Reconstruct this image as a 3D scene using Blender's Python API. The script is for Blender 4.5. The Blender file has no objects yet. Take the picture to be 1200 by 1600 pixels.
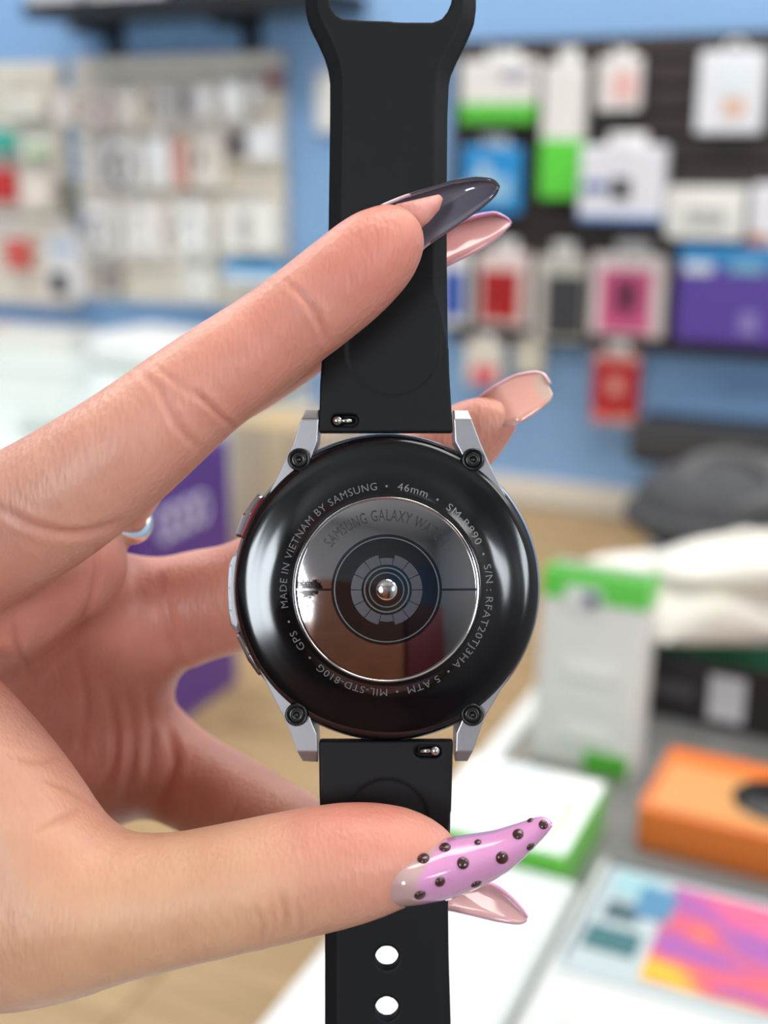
import bpy, bmesh, math, random
import numpy as np
from mathutils import Vector, Matrix

random.seed(7); np.random.seed(7)
S = bpy.context.scene
COL = S.collection
PI = math.pi

# ---------------------------------------------------------------- camera, world, lights, exposure
F = 1900.0                     # focal length in pixels of the 1200x1600 frame
D = 183.6                      # camera to strap plane, millimetres
PITCH = math.radians(17.0)     # looking down
CAM = Vector((0.0, 0.0, 1.45))
cr = Vector((1, 0, 0))
cf = Vector((0, math.cos(PITCH), -math.sin(PITCH)))
cu = Vector((0, math.sin(PITCH), math.cos(PITCH)))
cam_d = bpy.data.cameras.new('camera')
cam = bpy.data.objects.new('camera', cam_d); COL.objects.link(cam)
cam.location = CAM
cam.rotation_euler = (PI / 2 - PITCH, 0, 0)
cam_d.sensor_fit = 'VERTICAL'; cam_d.sensor_height = 36.0; cam_d.sensor_width = 27.0
cam_d.lens = F / 1600.0 * 36.0
cam_d.clip_start = 0.01; cam_d.clip_end = 60
cam_d.dof.use_dof = True
cam_d.dof.focus_distance = (D - 3.0) / 1000.0
cam_d.dof.aperture_fstop = cam_d.lens / 3.9      # opening 3.9 mm across, as on a phone
cam_d.dof.aperture_blades = 0
S.camera = cam

world = bpy.data.worlds.new('world'); S.world = world; world.use_nodes = True
wn = world.node_tree.nodes['Background']
wn.inputs[0].default_value = (0.80, 0.90, 1.0, 1); wn.inputs[1].default_value = 1.0

vs = S.view_settings
vs.view_transform = 'Standard'; vs.look = 'None'; vs.gamma = 1.0; vs.use_curve_mapping = False
vs.exposure = -0.74

# wall frame: local x runs right along the back wall, local y into it, z up
YAW = math.radians(25.0)
WU = Vector((math.cos(YAW), -math.sin(YAW), 0))
WN = Vector((-math.sin(YAW), -math.cos(YAW), 0))    # out of the wall, towards the camera


def ray(px, py):
    return (cr * ((px - 600) / F) + cu * ((800 - py) / F) + cf).normalized()


_d0 = ray(970, 225)
WO = CAM + _d0 * (1.95 / math.hypot(_d0.x, _d0.y)); WO.z = 0


def W(u, w, z):
    """wall coordinates (along, out of the wall, up) to world"""
    return WO + WU * u + WN * w + Vector((0, 0, z))


def wall_hit(px, py, w=0.0):
    d = ray(px, py)
    t = (w - (CAM - WO).dot(WN)) / d.dot(WN)
    p = CAM + d * t - WO
    return p.dot(WU), p.z


def plane_hit(px, py, h):
    d = ray(px, py)
    t = (h - CAM.z) / d.z
    p = CAM + d * t - WO
    return p.dot(WU), p.dot(WN)


# daylight from unseen openings added behind and beside the camera
CAMW = (CAM - WO).dot(WN); CAMU = (CAM - WO).dot(WU)
REAR = CAMW + 2.3               # distance of the shop front from the back wall
CEIL = 2.75


def area(name, loc, direction, sx, sy, power, color):
    l = bpy.data.lights.new(name, 'AREA'); l.shape = 'RECTANGLE'; l.size = sx; l.size_y = sy
    l.energy = power; l.color = color
    o = bpy.data.objects.new(name, l); COL.objects.link(o); o.location = loc
    o.rotation_euler = Vector(direction).to_track_quat('-Z', 'Z').to_euler()
    return o


WINS = [(-0.10, 0.5)]                    # unseen shop window, added for the watch highlight: centre along the wall, width
SIDEWIN = (CAMW + 0.95, 0.4)             # unseen glazed opening, added for the right highlight: distance from the back wall, width
WALL_R = 2.3
for i, (uc, ww) in enumerate(WINS):
    area('added_window_light', W(CAMU + uc, REAR - 0.03, 1.97), -WN, ww, 0.85, 95 * ww, (0.86, 0.93, 1.0))
area('added_opening_light', W(WALL_R - 0.06, SIDEWIN[0], 2.05), -WU, SIDEWIN[1], 0.7, 22, (0.86, 0.93, 1.0))
PANELS = [(-1.55, 0.5), (0.05, 0.5), (1.65, 0.5), (-1.55, 1.42), (0.05, 1.42), (1.65, 1.42)]
PANEL_STRENGTH = 11.5

# ---------------------------------------------------------------- helpers
MATS = {}


def mat(name, color, rough=0.5, metal=0.0, coat=0.0, noise=0.06, nscale=30.0, bump=0.0, bscale=200.0, spec=0.5,
        emit=None, estr=0.0, sss=0.0, trans=0.0, coatrough=0.05):
    if name in MATS:
        return MATS[name]
    m = bpy.data.materials.new(name); m.use_nodes = True
    nt = m.node_tree; b = nt.nodes['Principled BSDF']
    b.inputs['Roughness'].default_value = rough
    b.inputs['Metallic'].default_value = metal
    b.inputs['Coat Weight'].default_value = coat
    b.inputs['Coat Roughness'].default_value = coatrough
    b.inputs['Specular IOR Level'].default_value = spec
    b.inputs['Transmission Weight'].default_value = trans
    if emit:
        b.inputs['Emission Color'].default_value = (*emit, 1); b.inputs['Emission Strength'].default_value = estr
    tc = nt.nodes.new('ShaderNodeTexCoord')
    n = nt.nodes.new('ShaderNodeTexNoise'); n.inputs['Scale'].default_value = nscale; n.inputs['Detail'].default_value = 4
    nt.links.new(tc.outputs['Object'], n.inputs['Vector'])
    mx = nt.nodes.new('ShaderNodeMix'); mx.data_type = 'RGBA'
    c = Vector(color)
    mx.inputs['A'].default_value = (*(c * (1 - noise)), 1)
    mx.inputs['B'].default_value = (*[min(1, x * (1 + noise)) for x in c], 1)
    nt.links.new(n.outputs['Fac'], mx.inputs['Factor'])
    nt.links.new(mx.outputs['Result'], b.inputs['Base Color'])
    if bump:
        n2 = nt.nodes.new('ShaderNodeTexNoise'); n2.inputs['Scale'].default_value = bscale; n2.inputs['Detail'].default_value = 3
        nt.links.new(tc.outputs['Object'], n2.inputs['Vector'])
        bp = nt.nodes.new('ShaderNodeBump'); bp.inputs['Strength'].default_value = bump; bp.inputs['Distance'].default_value = 0.001
        nt.links.new(n2.outputs['Fac'], bp.inputs['Height']); nt.links.new(bp.outputs['Normal'], b.inputs['Normal'])
    MATS[name] = m
    return m


def srgb(r, g, b):
    f = lambda c: (c / 255 / 12.92) if c / 255 <= 0.04045 else ((c / 255 + 0.055) / 1.055) ** 2.4
    return (f(r), f(g), f(b))


def link(name, me, material=None, parent=None):
    o = bpy.data.objects.new(name, me); COL.objects.link(o)
    if material is not None and me is not None and not me.materials:
        me.materials.append(material)
    if parent is not None:
        o.parent = parent
    return o


def tag(o, label=None, cat=None, group=None, kind=None):
    if label: o['label'] = label
    if cat: o['category'] = cat
    if group: o['group'] = group
    if kind: o['kind'] = kind
    return o


def empty(name, loc, rotz=0.0):
    o = bpy.data.objects.new(name, None); COL.objects.link(o)
    o.location = loc; o.rotation_euler = (0, 0, rotz); o.empty_display_size = 0.02
    return o


def mesh_py(name, verts, faces, smooth=False):
    me = bpy.data.meshes.new(name)
    me.from_pydata([tuple(v) for v in verts], [], [tuple(f) for f in faces]); me.update()
    if smooth:
        me.polygons.foreach_set('use_smooth', [True] * len(me.polygons))
    return me


def mesh_np(name, V, Q, smooth=True):
    """fast mesh from numpy verts (n,3) and quads (m,4)"""
    me = bpy.data.meshes.new(name)
    me.vertices.add(len(V)); me.vertices.foreach_set('co', np.ascontiguousarray(V, dtype=np.float32).ravel())
    k = Q.shape[1]
    me.loops.add(len(Q) * k); me.loops.foreach_set('vertex_index', np.ascontiguousarray(Q, dtype=np.int32).ravel())
    me.polygons.add(len(Q))
    me.polygons.foreach_set('loop_start', np.arange(0, len(Q) * k, k, dtype=np.int32))
    me.update(calc_edges=True); me.validate()
    if smooth:
        me.polygons.foreach_set('use_smooth', [True] * len(me.polygons))
    return me


def box_mesh(dx, dy, dz, bevel=0.0, seg=1, cz=0.0, cx=0.0, cy=0.0):
    bm = bmesh.new()
    bmesh.ops.create_cube(bm, size=1.0)
    for v in bm.verts:
        v.co = Vector((v.co.x * dx + cx, v.co.y * dy + cy, v.co.z * dz + cz))
    if bevel:
        bmesh.ops.bevel(bm, geom=list(bm.edges), offset=min(bevel, 0.45 * min(dx, dy, dz)), segments=seg, affect='EDGES', profile=0.5)
    me = bpy.data.meshes.new('box'); bm.to_mesh(me); bm.free()
    return me


def box(name, loc, dims, material, parent=None, bevel=0.0, seg=1, rot=None):
    o = link(name, box_mesh(*dims, bevel=bevel, seg=seg), material, parent)
    o.location = loc
    if rot is not None: o.rotation_euler = rot
    return o


def torus_mesh(R, r, nR=28, nr=8, sx=1.0, sy=1.0, arc=2 * PI):
    V = []; Fc = []
    closed = abs(arc - 2 * PI) < 1e-6
    n = nR if closed else nR + 1
    for i in range(n):
        a = arc * i / nR
        for j in range(nr):
            b = 2 * PI * j / nr
            V.append(((R + r * math.cos(b)) * math.cos(a) * sx, (R + r * math.cos(b)) * math.sin(a) * sy, r * math.sin(b)))
    for i in range(nR):
        i2 = (i + 1) % n
        for j in range(nr):
            j2 = (j + 1) % nr
            Fc.append((i * nr + j, i2 * nr + j, i2 * nr + j2, i * nr + j2))
    return mesh_py('torus', V, Fc, True)


def lathe_mesh(profile, n=96, center=None):
    """profile: list of (r, z); last point with r=0 closes to a pole"""
    V = []; Fc = []
    rings = []
    for r, z in profile:
        if r <= 1e-9:
            rings.append([len(V)]); V.append((0, 0, z))
        else:
            rings.append(list(range(len(V), len(V) + n)))
            for i in range(n):
                a = 2 * PI * i / n
                V.append((r * math.cos(a), r * math.sin(a), z))
    for A, B in zip(rings[:-1], rings[1:]):
        if len(A) == 1 and len(B) == 1: continue
        for i in range(n):
            j = (i + 1) % n
            if len(B) == 1: Fc.append((A[i], A[j], B[0]))
            elif len(A) == 1: Fc.append((A[0], B[j], B[i]))
            else: Fc.append((A[i], A[j], B[j], B[i]))
    return mesh_py('lathe', V, Fc, True)


def tube_mesh(pts, r, n=8, caps=True):
    P = [Vector(p) for p in pts]; V = []; Fc = []
    for i, p in enumerate(P):
        t = (P[min(i + 1, len(P) - 1)] - P[max(i - 1, 0)]).normalized()
        a = t.orthogonal().normalized() if i == 0 else (a - t * a.dot(t)).normalized()
        b = t.cross(a)
        rr = r[i] if isinstance(r, (list, tuple)) else r
        for k in range(n):
            th = 2 * PI * k / n
            V.append(p + (a * math.cos(th) + b * math.sin(th)) * rr)
    for i in range(len(P) - 1):
        for k in range(n):
            k2 = (k + 1) % n
            Fc.append((i * n + k, i * n + k2, (i + 1) * n + k2, (i + 1) * n + k))
    if caps:
        Fc.append(tuple(range(n))[::-1]); Fc.append(tuple(range((len(P) - 1) * n, len(P) * n)))
    return mesh_py('tube', V, Fc, True)


def surface_nets(f, origin, h):
    nx, ny, nz = f.shape
    s = f < 0
    c = np.zeros((nx - 1, ny - 1, nz - 1), np.int8)
    offs = [(i, j, k) for i in (0, 1) for j in (0, 1) for k in (0, 1)]
    for (i, j, k) in offs:
        c += s[i:nx - 1 + i, j:ny - 1 + j, k:nz - 1 + k]
    act = (c > 0) & (c < 8)
    I, J, K = np.nonzero(act)
    vid = np.full(act.shape, -1, np.int64); vid[I, J, K] = np.arange(len(I))
    val = {o: f[I + o[0], J + o[1], K + o[2]] for o in offs}
    acc = np.zeros((len(I), 3)); cnt = np.zeros(len(I))
    for a in offs:
        for ax in range(3):
            if a[ax] == 0:
                b = list(a); b[ax] = 1; b = tuple(b)
                m = (val[a] < 0) != (val[b] < 0)
                d = val[a] - val[b]
                t = np.where(m, val[a] / np.where(np.abs(d) < 1e-12, 1, d), 0)
                p = np.tile(np.array(a, float), (len(I), 1)); p[:, ax] = t
                acc += np.where(m[:, None], p, 0); cnt += m
    V = (np.stack([I, J, K], 1) + acc / cnt[:, None]) * h + np.array(origin)
    Q = []
    for ax in range(3):
        o1, o2 = [(1, 2), (2, 0), (0, 1)][ax]
        sl0 = [slice(None)] * 3; sl1 = [slice(None)] * 3
        sl0[ax] = slice(0, -1); sl1[ax] = slice(1, None)
        m = s[tuple(sl0)] != s[tuple(sl1)]
        E = np.array(np.nonzero(m))
        ok = (E[o1] > 0) & (E[o2] > 0) & (E[o1] < f.shape[o1] - 1) & (E[o2] < f.shape[o2] - 1)
        E = E[:, ok]
        neg = s[E[0], E[1], E[2]]
        q = []
        for d1, d2 in ((-1, -1), (0, -1), (0, 0), (-1, 0)):
            e = E.copy(); e[o1] += d1; e[o2] += d2
            q.append(vid[e[0], e[1], e[2]])
        q = np.stack(q, 1)
        q[~neg] = q[~neg][:, ::-1]
        Q.append(q)
    Q = np.concatenate(Q)
    return V, Q[(Q >= 0).all(1)]


def smin(a, b, k):
    h = np.clip(0.5 + 0.5 * (b - a) / k, 0, 1)
    return b * (1 - h) + a * h - k * h * (1 - h)


# hero frame: millimetres, x right, y up, z towards the camera, origin on the optical axis in the strap plane
def H(px, py, z=0.0):
    s = (D - z) / F
    return np.array([(px - 600) * s, (800 - py) * s, z])


HERO = Matrix.Translation(CAM + cf * (D / 1000.0)) @ Matrix((cr, cu, -cf)).transposed().to_4x4()


def hero_at(px, py, z=0.0):
    p = H(px, py, z) / 1000.0
    return HERO @ Matrix.Translation(Vector(p))


def catmull(P, n):
    P = np.array(P, float)
    if len(P) < 3:
        t = np.linspace(0, 1, n)[:, None]
        return P[0] * (1 - t) + P[-1] * t
    Q = np.vstack([2 * P[0] - P[1], P, 2 * P[-1] - P[-2]])
    out = []
    ts = np.linspace(0, len(P) - 1, n)
    for t in ts:
        i = min(int(t), len(P) - 2); u = t - i
        p0, p1, p2, p3 = Q[i], Q[i + 1], Q[i + 2], Q[i + 3]
        out.append(0.5 * (2 * p1 + (p2 - p0) * u + (2 * p0 - 5 * p1 + 4 * p2 - p3) * u * u + (3 * p1 - p0 - 3 * p2 + p3) * u ** 3))
    return np.array(out)

# ---------------------------------------------------------------- the room
M_blue = mat('wall_blue', srgb(134, 172, 214), 0.75, noise=0.03, nscale=6, bump=0.05, bscale=400)
M_white_wall = mat('wall_white', (0.72, 0.71, 0.69), 0.8, noise=0.03, nscale=5)
M_tile = mat('ceiling_tile', (0.5, 0.5, 0.49), 0.9, noise=0.05, nscale=60)
M_black_plastic = mat('black_plastic', (0.012, 0.012, 0.013), 0.45)
M_steel = mat('hook_steel', (0.6, 0.6, 0.6), 0.3, 1.0)
U0, U1 = -2.6, 2.3


def wood(name, c1, c2, rough=0.45):
    m = bpy.data.materials.new(name); m.use_nodes = True; nt = m.node_tree; b = nt.nodes['Principled BSDF']
    tc = nt.nodes.new('ShaderNodeTexCoord'); mp = nt.nodes.new('ShaderNodeMapping'); mp.inputs['Scale'].default_value = (3, 40, 40)
    n = nt.nodes.new('ShaderNodeTexNoise'); n.inputs['Scale'].default_value = 1.5; n.inputs['Detail'].default_value = 6
    r = nt.nodes.new('ShaderNodeValToRGB')
    r.color_ramp.elements[0].color = (*c1, 1); r.color_ramp.elements[0].position = 0.3
    r.color_ramp.elements[1].color = (*c2, 1); r.color_ramp.elements[1].position = 0.75
    nt.links.new(tc.outputs['Object'], mp.inputs['Vector']); nt.links.new(mp.outputs['Vector'], n.inputs['Vector'])
    nt.links.new(n.outputs['Fac'], r.inputs['Fac']); nt.links.new(r.outputs['Color'], b.inputs['Base Color'])
    b.inputs['Roughness'].default_value = rough
    return m


M_wood = wood('laminate', srgb(150, 122, 84), srgb(188, 158, 114))
M_floor = wood('floor_laminate', srgb(120, 96, 66), srgb(160, 130, 92))


def wbox(name, u0, u1, w0, w1, z0, z1, material, parent=None, bevel=0.0):
    """box in wall coordinates; world placed"""
    o = link(name, box_mesh(u1 - u0, w1 - w0, z1 - z0, bevel), material)
    o.matrix_world = Matrix.Translation(W((u0 + u1) / 2, (w0 + w1) / 2, (z0 + z1) / 2)) @ Matrix.Rotation(-YAW, 4, 'Z')
    if parent is not None:
        o.parent = parent
        o.matrix_parent_inverse = parent.matrix_basis.inverted()
    return o


tag(wbox('floor', U0, U1, -0.1, REAR + 0.1, -0.1, 0, M_floor), kind='structure')
tag(wbox('ceiling', U0, U1, -0.1, REAR + 0.1, CEIL, CEIL + 0.1, M_tile), kind='structure')
tag(wbox('wall_back', U0, U1, -0.1, 0, 0, CEIL, M_blue), kind='structure')
tag(wbox('wall_left', U0 - 0.1, U0, -0.1, REAR + 0.1, 0, CEIL, M_blue), kind='structure')
sw0, sw1 = SIDEWIN[0] - SIDEWIN[1] / 2, SIDEWIN[0] + SIDEWIN[1] / 2
wr = tag(wbox('wall_right', U1, U1 + 0.1, -0.1, sw0, 0, CEIL, M_white_wall), kind='structure')
wbox('pier', U1, U1 + 0.1, sw1, REAR + 0.1, 0, CEIL, M_white_wall, wr)
wbox('lintel', U1, U1 + 0.1, sw0, sw1, 2.4, CEIL, M_white_wall, wr)
wbox('sill', U1, U1 + 0.1, sw0, sw1, 0, 1.7, M_white_wall, wr)
# shop front behind the camera: piers, sill and head around the added window
M_dwall = mat('front_dark', srgb(92, 62, 46), 0.7)
fr = tag(wbox('wall_front', U0, U1, REAR, REAR + 0.1, 0, 1.54, M_dwall), kind='structure')
wbox('lintel', U0, U1, REAR, REAR + 0.1, 2.4, CEIL, mat('front_grey', (0.5, 0.49, 0.49), 0.7), fr)
xs = [U0]
for uc, ww in WINS:
    xs += [CAMU + uc - ww / 2, CAMU + uc + ww / 2]
xs.append(U1)
ax_u = CAMU + 1.07
for a, b_, m_ in ((U0, xs[1], M_white_wall), (xs[2], ax_u, mat('front_grey', (0.5, 0.49, 0.49), 0.7)), (ax_u, U1, M_blue)):
    wbox('pier', a, b_, REAR, REAR + 0.1, 1.54, 2.4, m_, fr)
for nm, a, b_, hh, m_, lab in (('added_cabinet', xs[2] + 0.05, ax_u - 0.02, 1.95, wood('walnut', srgb(120, 70, 40), srgb(160, 98, 58)), 'unseen brown cabinet added for its reflection in the watch'),
                               ('added_red_unit', ax_u + 0.02, ax_u + 0.45, 1.8, mat('dark_red_panel', srgb(96, 26, 34), 0.5), 'unseen dark red unit added for its reflection in the watch')):
    e = empty(nm, W((a + b_) / 2, REAR - 0.26, 0), -YAW)  # added out of view so the watch dome reflects brown and dark red
    box('body', (0, 0, hh / 2), (b_ - a, 0.36, hh), m_, e, 0.004)
    box('plinth', (0, 0.01, 0.04), (b_ - a + 0.004, 0.37, 0.08), M_black_plastic, e)
    for sx in (-1, 1):
        d_ = box('door', (sx * (b_ - a) / 4, 0.186, hh * 0.52), ((b_ - a) / 2 - 0.01, 0.016, hh * 0.88), m_, e, 0.003)
        box('handle', (-sx * ((b_ - a) / 4 - 0.04), 0.016, 0), (0.012, 0.02, 0.14), M_steel, d_)
    tag(e, lab, 'cabinet')
    e.rotation_euler = (0, 0, -YAW + PI)
M_panel = mat('led_diffuser', (0.9, 0.9, 0.9), 0.6, emit=(1.0, 0.97, 0.92), estr=PANEL_STRENGTH)
M_frame = mat('lamp_frame', (0.75, 0.75, 0.75), 0.4)
for i, (uo, wo) in enumerate(PANELS):
    e = empty('ceiling_light', W(CAMU + uo, wo, CEIL), -YAW)
    box('diffuser', (0, 0, -0.012), (1.16, 0.56, 0.012), M_panel, e)
    for k, (x, y, dx, dy) in enumerate(((0, 0.29, 1.2, 0.02), (0, -0.29, 1.2, 0.02), (0.59, 0, 0.02, 0.56), (-0.59, 0, 0.02, 0.56))):
        box('frame', (x, y, -0.012), (dx, dy, 0.024), M_frame, e)
    tag(e, 'flat ceiling light panel, %s of the row %s' % (('left one', 'middle one', 'right one')[i % 3], ('along the blue wall', 'over the watch', 'by the shop windows')[i // 3]), 'ceiling light', 'ceiling light panels')

# ---------------------------------------------------------------- slat walls
M_wslat = mat('white_slat', srgb(232, 222, 206), 0.5, noise=0.04)
M_wback = mat('white_slat_groove', srgb(170, 160, 146), 0.6)
M_bslat = mat('espresso_slat', srgb(50, 40, 36), 0.5, noise=0.12, nscale=12)
M_bback = mat('espresso_groove', srgb(24, 20, 18), 0.6)


def slatwall(px0, px1, py0, py1, n, ms, mb, label, name):
    um = (px0 + px1) / 2
    u0, _ = wall_hit(px0, (py0 + py1) / 2, 0.02); u1, _ = wall_hit(px1, (py0 + py1) / 2, 0.02)
    _, z1 = wall_hit(um, py0, 0.02); _, z0 = wall_hit(um, py1, 0.02)
    e = empty(name, W((u0 + u1) / 2, 0, z0), -YAW)
    w, h = u1 - u0, z1 - z0
    box('backing', (0, -0.006, h / 2), (w, 0.01, h), mb, e)
    p = h / n
    for i in range(n):
        box('slat', (0, -0.015, (i + 0.5) * p), (w, 0.012, p * 0.82), ms, e, 0.002)
    tag(e, label, 'slatwall')
    return e, u0, u1, z0, z1


SW_R = slatwall(704, 1420, 52, 556, 13, M_bslat, M_bback, 'dark brown slat wall panel on the right of the blue wall', 'slatwall_panel')
SW_L1 = slatwall(124, 442, 84, 476, 13, M_wslat, M_wback, 'larger white slat wall panel with rows of cables on the blue wall', 'slatwall_panel')
SW_L0 = slatwall(-190, 103, 100, 470, 13, M_wslat, M_wback, 'white slat wall panel at the left edge with red packs', 'slatwall_panel')

# ---------------------------------------------------------------- packs hanging on the slat walls
def pc(c):
    return mat('print_%02x%02x%02x' % c, srgb(*c), 0.35, noise=0.05, nscale=25, coat=0.2)


WHT = (226, 221, 216); GREY = (150, 148, 148); DARK = (52, 50, 52); BLK = (14, 14, 15)
coil_cache = {}


def pack(px0, px1, py0, py1, w, depth, base, label, cat, group=None, bands=(), panels=(), tab=True, coil=None, name='hanging_pack', handle=False, tilt=0.0):
    """a retail pack on a slat-wall hook: body, printed bands/panels as thin raised print, hang tab, hook, coil of cable"""
    px0, px1, py0, py1 = px0 + 3, px1 - 4, py0 + 3, py1 - 3
    cx, cy = (px0 + px1) / 2, (py0 + py1) / 2
    u0, _ = wall_hit(px0, cy, w + depth); u1, _ = wall_hit(px1, cy, w + depth)
    _, z1 = wall_hit(cx, py0, w + depth); _, z0 = wall_hit(cx, py1, w + depth)
    W_, H_ = u1 - u0, z1 - z0
    e = empty(name, W((u0 + u1) / 2, w, z0), -YAW)
    tabh = min(0.022, H_ * 0.14) if tab else 0
    bh = H_ - tabh
    box('body', (0, -depth / 2, bh / 2), (W_, depth, bh), pc(base), e, min(0.004, depth * 0.3), 2)
    if tab:
        box('hang_tab', (0, -0.003, bh + tabh / 2 - 0.002), (W_ * 0.45, 0.003, tabh + 0.004), pc((228, 226, 222)), e, 0.001)
        hk = link('hook', tube_mesh([(0, w - 0.0225, bh + tabh * 0.4), (0, -depth - 0.03, bh + tabh * 0.4), (0, -depth - 0.038, bh + tabh * 0.4 + 0.012)], 0.002, 6), M_steel, e)
    if handle:
        t = link('handle', torus_mesh(0.014, 0.0025, 16, 6, arc=PI), pc((225, 222, 215)), e)
        t.rotation_euler = (PI / 2, 0, 0); t.location = (0, -depth / 2, bh)
    for (a, b_, c) in bands:            # fractions of height from the bottom
        box('printed_band', (0, -depth / 2, bh * (a + b_) / 2), (W_ + 0.0012, depth + 0.0012, bh * (b_ - a)), pc(c), e, min(0.004, depth * 0.3), 2)
    for (x0, x1, a, b_, c) in panels:
        box('printed_panel', (W_ * ((x0 + x1) / 2 - 0.5), -depth - 0.001, bh * (a + b_) / 2), (W_ * (x1 - x0), 0.002, bh * (b_ - a)), pc(c), e)
    if coil:
        c, ra = coil
        R = min(W_ * 0.3, bh * 0.24)
        o = link('cable_coil', torus_mesh(R, R * ra, 20, 6, 1.0, 1.45), pc(c), e)
        o.rotation_euler = (PI / 2, 0, 0); o.location = (0, -depth - R * ra, bh * 0.45)
    tag(e, label, cat, group)
    return e


GR = 'packs on the dark slat wall'
pack(716, 840, 74, 196, 0.025, 0.03, WHT, 'white and green box hanging top left on the dark slat wall', 'box', GR, bands=((0, 0.36, (92, 190, 62)),), panels=((0.55, 0.92, 0.68, 0.86, (176, 172, 184)),))
pack(842, 914, 70, 314, 0.025, 0.03, WHT, 'tall narrow white pack with bright green lower half', 'pack', GR, bands=((0, 0.46, (96, 206, 66)),))
pack(930, 1004, 72, 176, 0.025, 0.02, WHT, 'small white pack with pale pink window below its hang tab', 'pack', GR, panels=((0.36, 0.92, 0.2, 0.72, (226, 178, 172)),))
pack(1086, 1196, 76, 212, 0.025, 0.04, (226, 226, 230), 'white box with a carry handle at the top right corner', 'box', GR, panels=((0.42, 0.75, 0.22, 0.42, (222, 178, 150)), (0.3, 0.75, 0.5, 0.85, (222, 228, 232))), tab=False, handle=True)
pack(718, 816, 208, 336, 0.025, 0.025, (44, 142, 206), 'bright blue box hanging beside the black watch strap', 'box', GR, panels=((0.12, 0.85, 0.2, 0.55, (150, 190, 214)), (0.3, 0.5, 0.5, 0.72, (196, 214, 226))))
pack(902, 1040, 204, 350, 0.06, 0.035, (224, 222, 228), 'large white box with a black round gadget and blue lower edge', 'box', GR, bands=((0, 0.11, (100, 146, 206)),), panels=((0.4, 0.62, 0.3, 0.58, (40, 40, 44)), (0.05, 0.35, 0.4, 0.52, (70, 100, 160))))
pack(1036, 1166, 290, 378, 0.025, 0.05, (232, 229, 222), 'wide white box with a grey oblong picture on its front', 'box', GR, panels=((0.28, 0.78, 0.3, 0.58, (176, 176, 172)),), tab=False)
pack(1168, 1280, 286, 392, 0.025, 0.05, (228, 226, 230), 'white box with a brown lower corner cut by the right edge', 'box', GR, panels=((0.0, 0.35, 0.02, 0.22, (180, 120, 90)),), tab=False)
pack(672, 734, 372, 512, 0.025, 0.02, (226, 224, 220), 'white case pack with a blue phone case, beside the strap', 'case pack', GR, panels=((0.3, 0.92, 0.12, 0.76, (48, 84, 170)),))
pack(742, 828, 372, 514, 0.025, 0.02, (224, 206, 200), 'case pack with a red phone case inside', 'case pack', GR, panels=((0.1, 0.84, 0.1, 0.76, (172, 38, 40)), (0.36, 0.58, 0.34, 0.56, (120, 30, 40))))
pack(832, 918, 376, 536, 0.025, 0.02, (196, 192, 182), 'case pack with a charcoal grey phone case inside', 'case pack', GR, panels=((0.24, 0.98, 0.06, 0.78, (62, 62, 66)),))
pack(920, 1044, 374, 530, 0.03, 0.025, (224, 212, 208), 'case pack with a pink cover around a grey tablet', 'case pack', GR, panels=((0.14, 0.82, 0.06, 0.82, (206, 92, 136)), (0.3, 0.68, 0.22, 0.72, (214, 52, 108)), (0.36, 0.63, 0.34, 0.68, (84, 84, 90))))
pack(1054, 1290, 384, 544, 0.03, 0.06, (88, 66, 152), 'wide purple box with sky blue top and white lettering', 'box', GR, bands=((0.78, 1.0, (40, 128, 186)),), panels=((0.04, 0.24, 0.72, 0.84, (206, 214, 226)), (0.36, 0.6, 0.74, 0.86, (120, 170, 196)), (0.46, 0.58, 0.12, 0.34, (140, 126, 186))), tab=False)
pack(722, 788, 520, 606, 0.03, 0.015, (222, 214, 200), 'small cream pack with a red spot under the case packs', 'pack', GR, panels=((0.25, 0.85, 0.08, 0.45, (222, 84, 98)),))
pack(800, 852, 524, 592, 0.03, 0.015, (196, 188, 168), 'small beige pack hanging below the charcoal phone case', 'pack', GR, panels=((0.2, 0.8, 0.2, 0.7, (214, 208, 190)),))
pack(922, 1002, 530, 664, 0.04, 0.012, (178, 38, 42), 'red pack with a pale emblem hanging below the pink case', 'pack', GR, bands=((0.86, 1.0, (200, 150, 140)),), panels=((0.36, 0.66, 0.42, 0.64, (214, 150, 140)), (0.05, 0.4, 0.0, 0.12, (220, 130, 110)), (0.5, 0.95, 0.0, 0.1, (214, 160, 140))))
pack(488, 530, 96, 210, 0.004, 0.02, (232, 228, 222), 'white pack on the blue wall hidden partly by the strap', 'pack', GR)

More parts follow.
